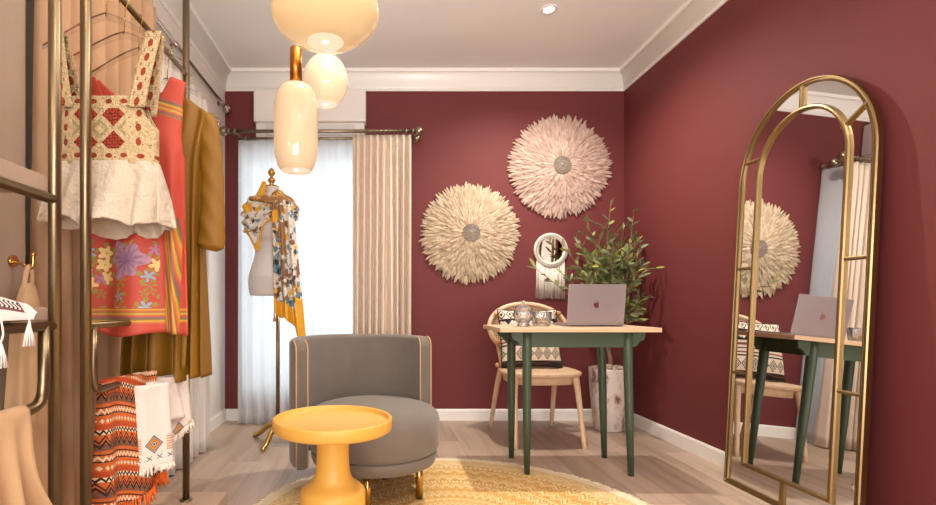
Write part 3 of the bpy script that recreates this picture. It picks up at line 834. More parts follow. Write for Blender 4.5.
for (px, py, d, zb) in ((611, 200, 3.50, .80), (634, 210, 3.45, .78), (587, 222, 3.42, .74), (577, 240, 3.40, .72), (563, 246, 3.36, .70), (575, 262, 3.30, .68), (556, 268, 3.30, .66), (566, 285, 3.32, .64),
                        (641, 246, 3.30, .76), (643, 272, 3.22, .70), (645, 262, 3.40, .72), (642, 300, 3.25, .62), (645, 308, 3.22, .58), (625, 225, 3.60, .78), (600, 232, 3.62, .76), (600, 250, 3.30, .74), (620, 245, 3.28, .74),
                        (632, 285, 3.28, .66), (590, 285, 3.36, .66), (612, 280, 3.24, .7), (640, 236, 3.5, .74), (592, 260, 3.55, .7), (620, 262, 3.38, .7), (606, 300, 3.3, .62), (637, 320, 3.3, .56)):
    branch((0.0+rnd.uniform(-.006, .006), rnd.uniform(-.006, .006), zb), tip_at(px, py, d), 0.0065, 23)
branch((0, 0, 0.64), tip_at(533, 266, 3.20), 0.005, 20, sub=1)
for v in list(lv.bm.verts)+list(wood.bm.verts):
    v.co.x = min(v.co.x, 1.862-1.622); v.co.y = min(v.co.y, 3.826-3.555)
wood.build('trunk', M_BARK, t); o = lv.build('foliage', M_LEAF, t, recalc=False); o['kind'] = 'stuff'

# ------------------------------------------------------------------ armchair
M_GREYF = Mat('grey_woven_upholstery'); n = M_GREYF.noise(scale=520, detail=2); n2 = M_GREYF.noise(scale=8)
M_GREYF.base(M_GREYF.mix(n*0.7+n2*0.3, C(86, 79, 72), C(132, 122, 110))).set(Roughness=0.92); M_GREYF.bsdf.inputs['Sheen Weight'].default_value = 0.2
M_GREYF.bump(n, 0.25, 0.002)
M_PIPE = plain('tan_piping', C(196, 158, 118), 0.8)
CX, CY = -0.028, 2.315
t = thing('armchair', 'grey tub armchair with rounded back and brass legs', 'armchair', (CX, CY, 0))
b = MB(); b.lathe([(0, 0.172), (0.262, 0.172), (0.280, 0.180), (0.288, 0.200), (0.290, 0.222), (0.284, 0.232), (0, 0.236)], 72); b.build('seat_base', M_GREYF, t)
b = MB(); b.lathe([(0, 0.232), (0.282, 0.234), (0.292, 0.240), (0.300, 0.256), (0.303, 0.31), (0.302, 0.365), (0.294, 0.392), (0.275, 0.412), (0.23, 0.426), (0.12, 0.436), (0, 0.438)], 72); b.build('seat_cushion', M_GREYF, t)
BCX, BCY = -0.054, 0.108; RO, RI = 0.352, 0.288; A0, A1 = R(14), R(213); ZB, ZTOP = 0.142, 0.727
sec = []
def rsec(ro, ri, zb, zt, r=0.024, n=5):
    pts = []
    for (cx, cz, s0) in ((ro-r, zb+r, -90), (ro-r, zt-r, 0), (ri+r, zt-r, 90), (ri+r, zb+r, 180)):
        for k in range(n+1):
            a = R(s0+90*k/n); pts.append((cx+r*cos(a), cz+r*sin(a)))
    return pts
def backring(a, ins=0.0, drop=0.0):
    return [Vector((BCX+rr*cos(a), BCY+rr*sin(a), zz)) for rr, zz in rsec(RO-ins, RI+ins, ZB+ins, ZTOP-drop-ins)]
b = MB(); rings = []; NA = 60
for k in range(NA+1):
    f = k/NA; a = lerp(A0, A1, f)
    e = min(f, 1-f)*(A1-A0)*0.32          # arc distance to the nearer end
    dr = 0.0 if e > 0.05 else 0.05-sqrt(max(0, 0.05**2-(0.05-e)**2))
    rings.append([b.bm.verts.new(p) for p in backring(a, 0, dr)])
m = len(rings[0])
for p, q in zip(rings, rings[1:]):
    for i in range(m):
        f = b.bm.faces.new([p[i], p[(i+1) % m], q[(i+1) % m], q[i]]); f.smooth = True
b.cap(rings[0], True); b.cap(rings[-1]); b.build('backrest', M_GREYF, t)
def rim(rr, endless=False):
    out = []
    for a_end, sg in ((A0, 1), (A1, -1)):
        q = [(a_end, z) for z in (ZB+0.012, 0.3, 0.5, ZTOP-0.05)]
        for k in range(1, 9):
            e = 0.05*k/8; q.append((a_end+sg*e/0.32, ZTOP-0.05+sqrt(max(0, 0.05**2-(0.05-e)**2))-0.003*k/8))
        out.append(q)
    return [[Vector((BCX+rr*cos(a), BCY+rr*sin(a), z)) for a, z in q] for q in out]
for rr in (RO-0.004, RI+0.004):
    for q in rim(rr):
        b = MB(); b.tube(q, 0.0034, 8); b.build('piping', M_PIPE, t)
for aa in (-14, -97, 76, 166):
    a = R(aa); lx, ly = 0.212*cos(a), 0.212*sin(a)
    dist = sqrt((CX+lx-0.32)**2+(CY+ly-1.98)**2); z0 = RZ if dist < 0.885 else 0
    b = MB(); b.tube([(lx, ly, 0.184), (lx, ly, z0+0.008)], 0.0165, 18); lg = b.build('leg', M_BRIGHTGOLD, t)
    b = MB(); b.tube([(lx, ly, z0+0.009), (lx, ly, z0)], 0.0145, 18); b.build('foot_glide', plain('dark_rubber', C(36, 30, 24), 0.7), lg)

# ------------------------------------------------------------------ yellow side table
M_YEL = plain('yellow_painted_wood', C(222, 170, 76), 0.42, var=0.05, scale=5)
t = thing('side_table', 'round yellow pedestal side table in front of the armchair', 'side table', (-0.162, 1.72, RZ))
b = MB(); b.lathe([(0, 0.430), (0.062, 0.430), (0.120, 0.436), (0.172, 0.443), (0.193, 0.448), (0.2005, 0.453), (0.2035, 0.459), (0.2035, 0.488), (0.2025, 0.4905), (0.200, 0.492), (0.195, 0.492), (0.1925, 0.490), (0.191, 0.479), (0.186, 0.476), (0, 0.476)], 96)
b.build('tray_top', M_YEL, t)
b = MB(); b.lathe([(0, 0), (0.108, 0), (0.112, 0.006), (0.112, 0.235), (0.110, 0.243), (0.098, 0.254), (0.080, 0.266), (0.066, 0.282), (0.059, 0.305), (0.056, 0.34), (0.055, 0.40), (0.057, 0.432), (0, 0.432)], 72)
b.build('pedestal', M_YEL, t)

# ------------------------------------------------------------------ pendant lamps
def shade_mat(name, c, s, top=None):
    m = Mat(name); n = m.noise(scale=2)
    m.base(c).set(Roughness=0.08); m.bsdf.inputs['Coat Weight'].default_value = 0.6; m.bsdf.inputs['Coat Roughness'].default_value = 0.03
    m.bsdf.inputs['Emission Color'].default_value = c; m.bsdf.inputs['Emission Strength'].default_value = s
    return m
M_COPPER = plain('brushed_copper_brass', C(196, 134, 60), 0.3, 1.0, 0.06, 3)
M_OPENING = emit('lamp_opening', (1.0, 0.86, 0.66, 1), 0.4)
def pendant(label, pos, prof, mat, cap, opening):
    t = thing('pendant_lamp', label, 'pendant lamp', (pos[0], pos[1], pos[2]), 0, 'glass pendant lamps')
    b = MB(); b.lathe(prof, 64); sh = b.build('glass_shade', mat, t)
    if opening:
        b = MB(); b.lathe([(0, opening[1]), (opening[0], opening[1])], 40); b.build('lit_opening', M_OPENING, t)
        b = MB(); b.ball((0, 0, opening[1]-0.001), 0.010, 8, (1, 1, 0.5)); b.build('bulb', emit('bulb', (1, .93, .8, 1), 1.6), t)
    b = MB(); b.lathe(cap, 32); b.build('brass_cap', M_COPPER, t)
    zt = cap[-1][1]
    b = MB(); b.tube([(0, 0, zt-0.002), (0, 0, H-pos[2]-0.012)], 0.0025, 8); b.build('cord', plain('brown_cord', C(120, 92, 60), 0.6), t)
    b = MB(); b.lathe([(0, H-pos[2]-0.022), (0.03, H-pos[2]-0.022), (0.034, H-pos[2]-0.018), (0.034, H-pos[2])], 28); b.build('ceiling_rose', M_COPPER, t)
    return t
def ell(a, cb, ct, zc, r0, n=22, n0=0.0):
    """flattened globe profile, open at the bottom with radius r0"""
    out = []
    for k in range(n+1):
        th = lerp(-pi/2, pi/2, k/n); r = a*cos(th); z = zc+(cb if th < 0 else ct)*sin(th)
        if th < 0 and r < r0: continue
        out.append((max(r, 0.0), z))
    return [(r0, out[0][1]-0.002)]+out
bp = P(325.5, 53, 1.60)
pendant('wide flattened cream glass pendant at the top of frame', (bp.x, 1.60, 1.705),
        ell(0.172, 0.098, 0.100, 0.112, 0.058), shade_mat('cream_glass_wide', (0.64, 0.46, 0.25, 1), 0.62), [(0.05, 0.212), (0.05, 0.222), (0.022, 0.226), (0.022, 0.300), (0, 0.302)], (0.059, 0.0215))
tp = P(296, 172, 1.90)
pendant('tall capsule-shaped glass pendant with long brass neck', (tp.x, 1.90, tp.z),
        [(0.056, 0.004), (0.060, 0.008), (0.070, 0.024), (0.079, 0.055), (0.083, 0.10), (0.0835, 0.20), (0.0815, 0.255), (0.075, 0.290), (0.062, 0.316), (0.044, 0.330), (0.02, 0.336), (0, 0.337)],
        shade_mat('cream_glass_tall', (0.58, 0.44, 0.28, 1), 0.52), [(0, 0.330), (0.023, 0.330), (0.023, 0.468), (0.020, 0.472), (0, 0.473)], (0.057, 0.008))
gp = P(325.5, 108, 2.10)
pendant('small globe glass pendant behind the tall one', (gp.x, 2.10, gp.z-0.002),
        ell(0.095, 0.107, 0.112, 0.114, 0.045), shade_mat('cream_glass_globe', (0.66, 0.53, 0.36, 1), 0.72), [(0, 0.222), (0.024, 0.222), (0.024, 0.250), (0.018, 0.254), (0, 0.256)], (0.046, 0.017))

# ------------------------------------------------------------------ dress form
M_LINEN = cloth('grey_linen', C(214, 208, 206), scale=500, wrinkle=0.05)
fp = P(276, 440, 3.20); FX, FYY = fp.x, 3.20
t = thing('dress_form', 'grey linen dress form on a gold tripod by the window', 'dress form', (FX, FYY, 0))
# z, half width, half depth, centre x (relative)
TOR = [(0.945, 0.138, 0.105, -0.026), (1.00, 0.148, 0.112, -0.027), (1.06, 0.147, 0.115, -0.028), (1.13, 0.128, 0.100, -0.028), (1.20, 0.106, 0.088, -0.028), (1.25, 0.102, 0.085, -0.029), (1.31, 0.114, 0.098, -0.030),
       (1.38, 0.136, 0.112, -0.032), (1.44, 0.148, 0.105, -0.034), (1.50, 0.155, 0.092, -0.036), (1.545, 0.138, 0.078, -0.034), (1.575, 0.095, 0.062, -0.018), (1.595, 0.056, 0.052, -0.024), (1.62, 0.047, 0.047, -0.027), (1.64, 0.046, 0.046, -0.028)]
def tor(z, k):
    return interp(z, [(r[0], r[k]) for r in TOR])
def torfn(u, v):
    z = lerp(0.945, 1.64, v); a = 2*pi*u
    return Vector((tor(z, 3)+tor(z, 1)*cos(a), tor(z, 2)*sin(a)*(1.18 if sin(a) < 0 and 1.3 < z < 1.48 else 1.0), z))
b = MB(); vs_ = b.grid(torfn, 40, 48, cu=True); b.cap(vs_[0], True); b.cap(vs_[-1]); b.build('torso', M_LINEN, t)
b = MB(); b.lathe([(0, 1.637), (0.047, 1.637), (0.048, 1.644), (0.032, 1.650), (0.015, 1.654), (0.014, 1.664), (0.024, 1.676), (0.026, 1.684), (0.018, 1.694), (0.009, 1.700), (0.010, 1.706), (0.022, 1.722), (0.024, 1.734), (0.016, 1.750), (0.006, 1.760), (0, 1.762)], 28, c=(-0.028, 0, 0)); b.build('neck_finial', M_BRIGHTGOLD, t)
b = MB(); b.tube([(0.012, 0, 0.96), (0.012, 0, 0.14)], 0.0125, 16); b.lathe([(0.0125, 0.88), (0.018, 0.885), (0.018, 0.945), (0.03, 0.95)], 20, c=(0.012, 0, 0)); b.build('pole', M_BRASS, t)
b = MB(); b.lathe([(0, 0.10), (0.02, 0.10), (0.028, 0.112), (0.028, 0.15), (0.018, 0.165), (0.0125, 0.17)], 24, c=(0.012, 0, 0)); b.build('hub', M_BRIGHTGOLD, t)
for (dx, dy) in ((-0.185, 0.15), (-0.052, -0.185), (0.20, 0.03)):
    b = MB(); b.tube(catmull([(0.012, 0, 0.13), (0.012+dx*0.35, dy*0.35, 0.105), (0.012+dx*0.8, dy*0.8, 0.035), (0.012+dx, dy, 0.0155)], 6), [lerp(0.020, 0.015, k/18) for k in range(19)], 12)
    b.ball((0.012+dx, dy, 0.0155), 0.0155, 10); b.build('leg', M_BRIGHTGOLD, t)

# ------------------------------------------------------------------ silk scarf
def scarf_mat(border):
    m = Mat('printed_silk'); x, y, z = m.coord(); u, v, _ = m.coord('UV')
    wv = m.noise(scale=14, detail=3)*0.09
    vec = m.vec(x+wv, y*0.7, z*0.8+wv)
    vo = m.voronoi(vec, 46); sp = m.N.new('ShaderNodeSeparateColor'); m.L.new(vo.outputs['Color'], sp.inputs[0])
    r1 = Ex(m.t, sp.outputs[0]); r2 = Ex(m.t, sp.outputs[1]); d = Ex(m.t, vo.outputs['Distance'])
    c = m.layers(C(226, 222, 214), (r1.between(0.46, 0.60), C(226, 174, 66)), (r1.between(0.60, 0.72), C(96, 142, 158)), (r1.between(0.72, 0.82), C(64, 62, 70)), (r1.between(0.82, 0.92), C(140, 104, 72)), (d.between(0.44, 0.5)*r2.gt(0.55), C(70, 62, 64)))
    big = m.noise(scale=7, detail=2)
    c = m.mix(big.gt(0.585)*r2.gt(0.25), c, C(138, 94, 58))
    yel = C(232, 172, 46)
    if border == 'all': edge = (u.lt(0.03)+v.gt(0.86)+v.gt(0.70)*u.gt(0.80)).sat()
    elif border == 'low': edge = v.lt(0.13)*x.lt(0.0)
    elif border == 'patch': edge = u.between(0.22, 0.80)
    else: edge = None
    if edge is not None: c = m.mix(edge, c, yel)
    if border == 'all':
        c = m.mix(u.between(0.34, 0.56)*v.lt(0.46)*(m.noise(scale=20).gt(0.42)), c, C(146, 104, 66)); c = m.mix(u.lt(0.34)*v.between(0.07, 0.17), c, yel)
    if border == 'low': c = m.mix(x.lt(-0.128)*z.between(1.462, 1.522)*y.lt(0.02), c, yel)
    if border == 'fold': c = m.mix((m.noise(scale=30, detail=3)-0.42).op('MULTIPLY', 9.0).sat(), C(150, 104, 64), m.mix(m.noise(scale=90).gt(0.55), C(224, 172, 84), C(120, 84, 60)))
    m.base(c).set(Roughness=0.38); m.bump(m.noise(scale=18), 0.12, 0.01); return m
M_SCARF = scarf_mat('all')
t = thing('silk_scarf', 'yellow bordered printed silk scarf wrapped round dress form', 'scarf', (FX, FYY, 0))
b = MB()
def wrap(u, v):
    a = 2*pi*u - pi*0.5                      # start at the front, go round
    s_ = sin(a); c_ = cos(a)
    front = max(0, -s_)
    low = 1.395-0.02*(1-front)+0.075*max(0, c_)-0.19*front*exp(-((c_+0.52)/0.30)**2)-0.03*max(0, -c_)
    high = 1.545+0.03*max(0, -c_)*(1-front)-0.015*front
    z = lerp(low, high, v)
    dg = sin(8*pi*v+7*c_+1.2)
    off = 0.016+0.011*dg*(0.4+0.6*sin(pi*v))+0.014*(1-v)*max(0, -c_)+0.010*(1-v)
    zz = min(z, 1.555)
    x = tor(zz, 3)+(tor(zz, 1)+off)*c_; y = (tor(zz, 2)+off*1.25)*s_
    return Vector((x, y, z+0.004*sin(9*a)))
b.grid(wrap, 120, 30, cu=True); b.build('shoulder_wrap', scarf_mat('low'), t, solid=0.002)
b = MB()
def roll(u, v):                              # the twisted top fold from the neck to the right shoulder
    a = lerp(R(205), R(372), u); q = 2*pi*v
    zc = lerp(1.555, 1.500, smoothstep(0, 1, u)); rr = 0.024*(0.6+0.4*sin(pi*u))*(1+0.18*sin(3*q+9*u))
    rad = 0.012
    bx = tor(zc, 3)+(tor(zc, 1)+rad)*cos(a); by = (tor(zc, 2)+rad*1.3)*sin(a)
    return Vector((bx+rr*cos(q)*cos(a), by+rr*cos(q)*sin(a), zc+rr*1.1*sin(q)))
b.grid(roll, 50, 16, cv=True); b.build('twisted_fold', scarf_mat('fold'), t)
b = MB()
def collar(u, v):                            # the fold that rises to the neck on the left
    a = lerp(R(170), R(275), u); top = lerp(1.575, 1.665, smoothstep(0, 0.42, u))-0.12*smoothstep(0.66, 1, u)
    z = lerp(1.505, top, v); k = min(1.0, (z-1.505)/0.15)
    hw = lerp(0.165, 0.060, k**0.75); hd = lerp(0.108, 0.060, k**0.75); off = 0.007*sin(4*pi*u+2*v)
    return Vector((lerp(-0.036, -0.028, k)+(hw+off)*cos(a), (hd+off)*sin(a), z))
b.grid(collar, 24, 14); b.build('neck_fold', scarf_mat('patch'), t, solid=0.002)
b = MB()
def collar_r(u, v):
    a = lerp(R(275), R(390), u); top = 1.585+0.035*sin(pi*u)
    z = lerp(1.47, top, v); zz = min(max(z, 1.5), 1.66)
    off = 0.012+0.008*sin(5*pi*u+3*v)
    return Vector((tor(zz, 3)+(tor(zz, 1)+off)*cos(a), (tor(zz, 2)+off)*sin(a), z))
b.grid(collar_r, 24, 14); b.build('neck_fold', scarf_mat('fold'), t, solid=0.002)
b = MB()
def tail(u, v):                              # the panel hanging down at the right
    z0 = 1.50; xl = lerp(0.005, 0.018, v); xr = lerp(0.135, 0.205, v)
    zb = lerp(0.855, 0.675, u**1.3)-0.05*max(0, sin(3*pi*u))*0.6
    z = lerp(z0+0.02*sin(pi*u), zb, v)
    return Vector((lerp(xl, xr, u), -0.150-0.022*sin(5.2*pi*u+0.8)*(0.4+v)-0.03*sin(pi*u)+0.03*v, z))
b.grid(tail, 48, 48)
b.build('hanging_end', M_SCARF, t, solid=0.002)
b = MB(); q = tail(0.02, 1.0)
for i in range(14):
    a = 2*pi*i/14; b.tube([q, q+Vector((0.002*cos(a), 0.002*sin(a), -0.02)), q+Vector((0.009*cos(a), 0.009*sin(a), -0.065))], 0.0014, 4)
b.ball(q+Vector((0, 0, -0.004)), 0.006, 6); b.build('tassel', plain('orange_tassel', C(226, 140, 40), 0.8), t)

# ------------------------------------------------------------------ clothes racks and platform
RX = -0.83
M_OAK = plain('pale_wood_platform', C(206, 176, 150), 0.5, var=0.08, scale=6)
b = MB(); b.box((-1.01, 0.45, 0.0), (-0.682, 2.235, 0.050), 0.003); o = b.build('display_platform', M_OAK)
tag(o, 'low pale wood platform under the clothes racks', 'platform')
PT = 0.050
def post(parent, y, x=RX, r=0.0145):
    b = MB(); b.tube([(x, y, PT), (x, y, H)], r, 20); o = b.build('post', M_BRASS, parent)
    b = MB(); b.lathe([(r, PT), (0.026, PT), (0.026, PT+0.005), (r, PT+0.007)], 24, c=(x, y, 0)); b.build('base_flange', M_BRASS, o)
# far rack: two posts, a hanging rail, a bar and a lower loop rail
t = thing('clothes_rack', 'brass clothes rack full of colourful hanging garments', 'clothes rack', (0, 0, 0))
post(t, 1.41); post(t, 2.14)
b = MB(); b.tube([(RX, 1.41, 1.87), (RX, 2.14, 1.87)], 0.0105, 16); b.build('hanging_rail', M_BRASS, t)
b = MB(); b.tube([(RX, 1.41, 0.826), (RX, 2.14, 0.826)], 0.0105, 16); b.build('middle_bar', M_BRASS, t)
b = MB(); b.tube([(RX, 1.447, 0.826)]+catmull([(RX, 1.447, 0.70), (RX, 1.452, 0.655), (RX, 1.475, 0.637), (RX, 1.52, 0.635)], 6)+[(RX, 2.13, 0.635)], 0.0115, 16); b.build('lower_rail', M_BRASS, t)
# near rack: shelves and a loop
t = thing('clothes_rack', 'brass rack with wooden shelves at the left edge', 'clothes rack', (0, 0, 0))
post(t, 1.276, r=0.0150); post(t, 0.55)
M_SHELF = plain('taupe_wood_shelf', C(168, 146, 128), 0.5, var=0.08, scale=10)
for zz in (1.168, 0.846):
    b = MB(); b.box((-1.01, 0.56, zz), (-0.838, 1.262, zz+(0.042 if zz > 1 else 0.034)), 0.002); b.build('shelf_board', M_SHELF, t)
for zz in (1.153, 0.832):
    b = MB(); b.tube([(RX, 0.55, zz), (RX, 1.276, zz)], 0.0125, 16); b.build('shelf_rail', M_BRASS, t)
b = MB(); b.tube([(RX, 1.235, 0.832)]+catmull([(RX, 1.235, 0.70), (RX, 1.228, 0.660), (RX, 1.205, 0.640), (RX, 1.16, 0.635)], 6)+[(RX, 0.56, 0.635)], 0.0135, 18); b.build('lower_rail', M_BRASS, t)

# ------------------------------------------------------------------ hangers
def hanger(label, y, w=0.19, x=RX, zr=1.87, drop=0.10, rise=0.085, rail=0.0105):
    t = thing('clear_hanger', label, 'hanger', (x, y, zr), 0, 'clear acrylic hangers')
    zn = -drop
    b = MB(); pts = []
    for k in range(15):
        a = lerp(R(-40), R(200), k/14); pts.append((0.0, 0.0, 0)); pts[-1] = ((rail+0.004)*cos(a), 0, (rail+0.004)*sin(a))
    pts = [Vector(p) for p in pts]; pts = list(reversed(pts))
    path = pts+[Vector((0.004, 0, -0.035)), Vector((0, 0, zn-0.01))]
    b.tube(path, 0.0018, 8); b.build('hook', M_BRIGHTGOLD, t)
    out = []; N = 24
    for k in range(N+1):
        s_ = lerp(-1, 1, k/N); out.append((w*s_, zn-rise*abs(s_)**1.25*1.0-0.012*(1-cos(pi*abs(s_)))*0.5))
    low = [(xx, zz-0.011-0.010*(1-abs(xx)/w)) for xx, zz in reversed(out)]
    b = MB(); b.prism(out+low, -0.004, 0.004); b.build('acrylic_body', M_ACRYL, t)
    return t
hanger('clear hanger with gold hook holding the crochet top', 1.515, 0.190)
hanger('clear hanger holding the coral floral kimono', 1.72, 0.185)
hanger('clear hanger holding the olive dress', 1.95, 0.185)
hanger('empty clear hanger between the crochet top and kimono', 1.62, 0.20)

# ------------------------------------------------------------------ garments
def garment(b, cx, cy, zh, ztf, ztb, hw, hd, fold, nu=120, nv=48, sq=0.8, skew=None):
    """closed cloth tube: ztf/ztb give the top edge height at xn in -1..1 for front and back"""
    def fn(u, v):
        a = 2*pi*u; c_, s_ = cos(a), sin(a)
        xn = math.copysign(abs(c_)**sq, c_); yn = math.copysign(abs(s_)**sq, s_)
        zt = ztf(xn) if s_ < 0 else ztb(xn)
        h = zh(xn, s_) if callable(zh) else zh
        z = lerp(h, zt, v); dx, dy = fold(a, z)
        return Vector((cx+hw(z)*xn+dx, cy+hd(z)*yn+dy, z))
    b.grid(fn, nu, nv, cu=True)

# crochet top
def crochet_mat(strap=False):
    m = Mat('crochet_strap' if strap else 'crochet_bodice'); cream = C(222, 192, 148); red = C(158, 66, 38); sage = C(190, 176, 136)
    n = m.noise(scale=160, detail=2)
    if strap:
        u, v, _ = m.coord('UV'); p = ((v+0.03)*5.2).fract()-0.5
        e = ((p*p*12.0)+((u-0.5)*(u-0.5)*44.0)).lt(1.0)
        hol = ((p.abs()-0.44).abs()*6.0+((u-0.5).abs()-0.25).abs()*5.0).lt(0.35)
        c = m.layers(cream, (n.gt(0.52)*0.7, sage), (hol, C(130, 98, 66)), (e, red))
    else:
        x, y, z = m.coord()
        c0 = m.layers(cream, (n.gt(0.52)*0.7, sage))
        z0 = z-1.408; xq = x+0.004; h_ = 0.041
        A = (xq+z0)/(2*h_)+0.5; B_ = (xq-z0)/(2*h_)+0.5
        fa = (A.fract()-0.5).abs(); fb = (B_.fract()-0.5).abs()
        cell = fa.lt(0.43)*fb.lt(0.43)
        odd = (A.floor()+B_.floor()).mod(2.0).gt(0.5)
        dots = m.voronoi(m.vec(x, 0.0, z), 110, rnd=0.3); dd = Ex(m.t, dots.outputs['Distance'])
        redc = m.mix(dd.gt(0.46), C(178, 68, 38), C(112, 34, 22))
        mid = (xq.abs().lt(0.080))*(z0.abs().lt(0.060))
        ring = fa.max(fb)
        c1 = m.layers(c0, (mid*cell*odd, redc), (mid*(1.0-odd)*ring.between(0.20, 0.36), C(178, 162, 118)), (mid*(1.0-odd)*ring.lt(0.10), C(214, 196, 140)))
        for zc in (1.328, 1.488):
            p = (x*22.0).fract()-0.5; q_ = (z-zc)/0.0072; e = (p*p*20.0+q_*q_).lt(1.0)
            c1 = m.mix(e, c1, red)
        side = (x.abs()-0.108).abs()
        p = (z*23.0).fract()-0.5; q_ = side/0.0072; e = (p*p*15.0+q_*q_).lt(1.0)
        c = m.mix(e*z.between(1.345, 1.475), c1, red)
        hol = m.voronoi(m.vec(x, 0.0, z), 55, rnd=1.0); hd_ = Ex(m.t, hol.outputs['Distance'])
        c = m.mix(hd_.lt(0.14)*(1.0-mid), c, C(120, 86, 56))
    m.base(c).set(Roughness=0.95); m.bump(n+m.noise(scale=70, detail=2), 1.0, 0.012); return m
M_CROCH = crochet_mat(); M_STRAP = crochet_mat(True)
M_COTTW = cloth('white_gauze_cotton', C(236, 220, 198), wrinkle=0.9, var=0.06, translucent=0.15)
M_COTTW.bump(M_COTTW.noise(scale=34, detail=6, rough=0.62), 0.8, 0.03)
TX, TY = -0.826, 1.515
t = thing('crochet_top', 'sleeveless cream and rust crochet top with white peplum', 'top', (TX, TY, 0))
b = MB()
garment(b, 0, 0, 1.305, lambda xn: 1.505 if abs(xn) < 0.78 else 1.505-0.09*smoothstep(0.78, 1.0, abs(xn)), lambda xn: 1.515 if abs(xn) < 0.8 else 1.515-0.10*smoothstep(0.8, 1, abs(xn)),
        lambda z: interp(z, [(1.30, 0.152), (1.42, 0.152), (1.46, 0.135), (1.51, 0.128)]), lambda z: 0.035, lambda a, z: (0, 0.003*sin(7*a)), 96, 24)
b.build('bodice', M_CROCH, t, solid=0.004)
b = MB()
def ruf(a, z):
    g = smoothstep(1.31, 1.10, z) if False else max(0.0, min(1.0, (1.31-z)/0.21))
    return (0.010*g*sin(9*a+1.0), (0.022*g+0.004)*sin(11*a+3*g)+0.010*g*sin(5*a))
garment(b, 0, 0, lambda xn, s_: 1.112+0.028*max(0, -xn-0.1)+0.010*sin(9*xn)-0.01*s_+0.004*abs(sin(26*xn)), lambda xn: 1.312, lambda xn: 1.312,
        lambda z: interp(z, [(1.08, 0.205), (1.20, 0.182), (1.31, 0.156)]), lambda z: interp(z, [(1.08, 0.075), (1.31, 0.04)]), ruf, 160, 40)
b.build('peplum', M_COTTW, t, solid=0.002)
HZ = lambda dx: 1.87-0.10-0.085*(abs(dx)/0.19)**1.25-0.006
for sx in (-1, 1):
    for sy in (-1, 1):
        xt = (-0.150 if sx < 0 else 0.146)
        xb = (-0.108 if sx < 0 else 0.105); zt_ = HZ(xt)+0.006
        b = MB()
        def st(u, v):
            f = v; z = lerp(1.47, zt_, f); xx = lerp(xb, xt, f); y = sy*(lerp(0.038, 0.010, f**1.5))
            return Vector((xx+(u-0.5)*lerp(0.052, 0.046, f), y-sy*0.0, z))
        b.grid(st, 6, 24); b.build('strap', M_STRAP, t, solid=0.005)

# coral floral kimono
def kimono_mat():
    m = Mat('coral_floral_print'); x, y, z = m.coord(); red = C(214, 86, 66)
    v3 = m.vec(x, 0.0, z)
    base_ = m.mix(m.noise(scale=6), C(186, 66, 50), C(204, 84, 66))
    region = (z.lt(1.10)*z.gt(0.875)*x.gt(-0.16)*x.lt(0.100)).sat()
    def flowers(scale, pet, off, size):
        vv = m.vec(x+off, 0.0, z+off*0.7); vo = m.voronoi(vv, scale, rnd=0.75)
        sp = m.N.new('ShaderNodeSeparateXYZ'); m.L.new(vo.outputs['Position'], sp.inputs[0])
        px_ = Ex(m.t, sp.outputs[0]); pz_ = Ex(m.t, sp.outputs[2])
        an = (z+off*0.7-pz_).atan2(x+off-px_); d = Ex(m.t, vo.outputs['Distance'])
        sc = m.N.new('ShaderNodeSeparateColor'); m.L.new(vo.outputs['Color'], sc.inputs[0])
        r1 = Ex(m.t, sc.outputs[0]); r2 = Ex(m.t, sc.outputs[1])
        edge = (an*pet+r2*6.0).cos()*0.10+size
        return d, edge, r1, r2, an
    d, e, r1, r2, an = flowers(19, 5.0, 0.0, 0.40)
    pr = r1.gt(0.22); col = m.ramp(r2, (0.0, C(238, 214, 150)), (0.35, C(236, 196, 120)), (0.36, C(150, 176, 190)), (0.6, C(120, 160, 180)), (0.61, C(150, 110, 150)), (1.0, C(168, 128, 160)))
    leaf_ = d.between(0.42, 0.66)*r1.gt(0.15)*((an*5.0).sin()).gt(0.15)
    c = m.layers(base_, (region*leaf_, C(150, 140, 54)), (region*pr*d.lt(e), col), (region*pr*d.lt(0.10), C(226, 170, 60)))
    # one large purple flower
    fx, fz = x-0.005, z-1.035; fd = (fx*fx+fz*fz).sqrt(); fa = fz.atan2(fx)
    fl = fd.lt((fa*6.0).cos()*0.010+(fa*3.0+1.0).sin()*0.008+0.056); tone = ((fa*6.0).cos().abs()*0.35+fd*9.0+(m.noise(scale=60)-0.5)).sat()
    c = m.mix(fl, c, m.mix(tone, C(110, 70, 110), C(196, 150, 170)))
    # striped borders: hem, right edge and shoulder
    def stripes(p): return m.ramp(p.fract(), (0.0, C(150, 92, 72)), (0.22, C(214, 120, 50)), (0.30, C(210, 176, 60)), (0.42, C(128, 116, 62)), (0.58, C(140, 90, 92)), (0.78, C(206, 96, 64)), (0.9, C(196, 168, 60)))
    hem = z.between(0.822, 0.872); c = m.mix(hem, c, stripes((z-0.82)*26.0))
    sh = (z+x.abs()*0.25-1.585).abs().lt(0.028); c = m.mix(sh, c, stripes((z+x.abs()*0.25)*24.0))
    rt = x.between(0.118, 0.165)*z.lt(1.18); wob = m.noise(scale=5)*0.02
    c = m.mix(rt, c, stripes((x+z*0.12+wob)*34.0))
    lf = x.lt(-0.150)*z.lt(1.2); c = m.mix(lf, c, stripes((x-z*0.15)*40.0))
    m.base(c).set(Roughness=0.6); m.bump(m.noise(scale=20), 0.15, 0.01); return m
t = thing('kimono', 'coral kimono with purple and cream flowers and striped borders', 'kimono', (RX-0.014, 1.72, 0))
b = MB()
def vneck(drop, nw, slope, zs):
    def f(xn):
        a = abs(xn)*0.185
        return zs-slope*(a-nw) if a > nw else zs-drop*(1-a/nw)
    return f
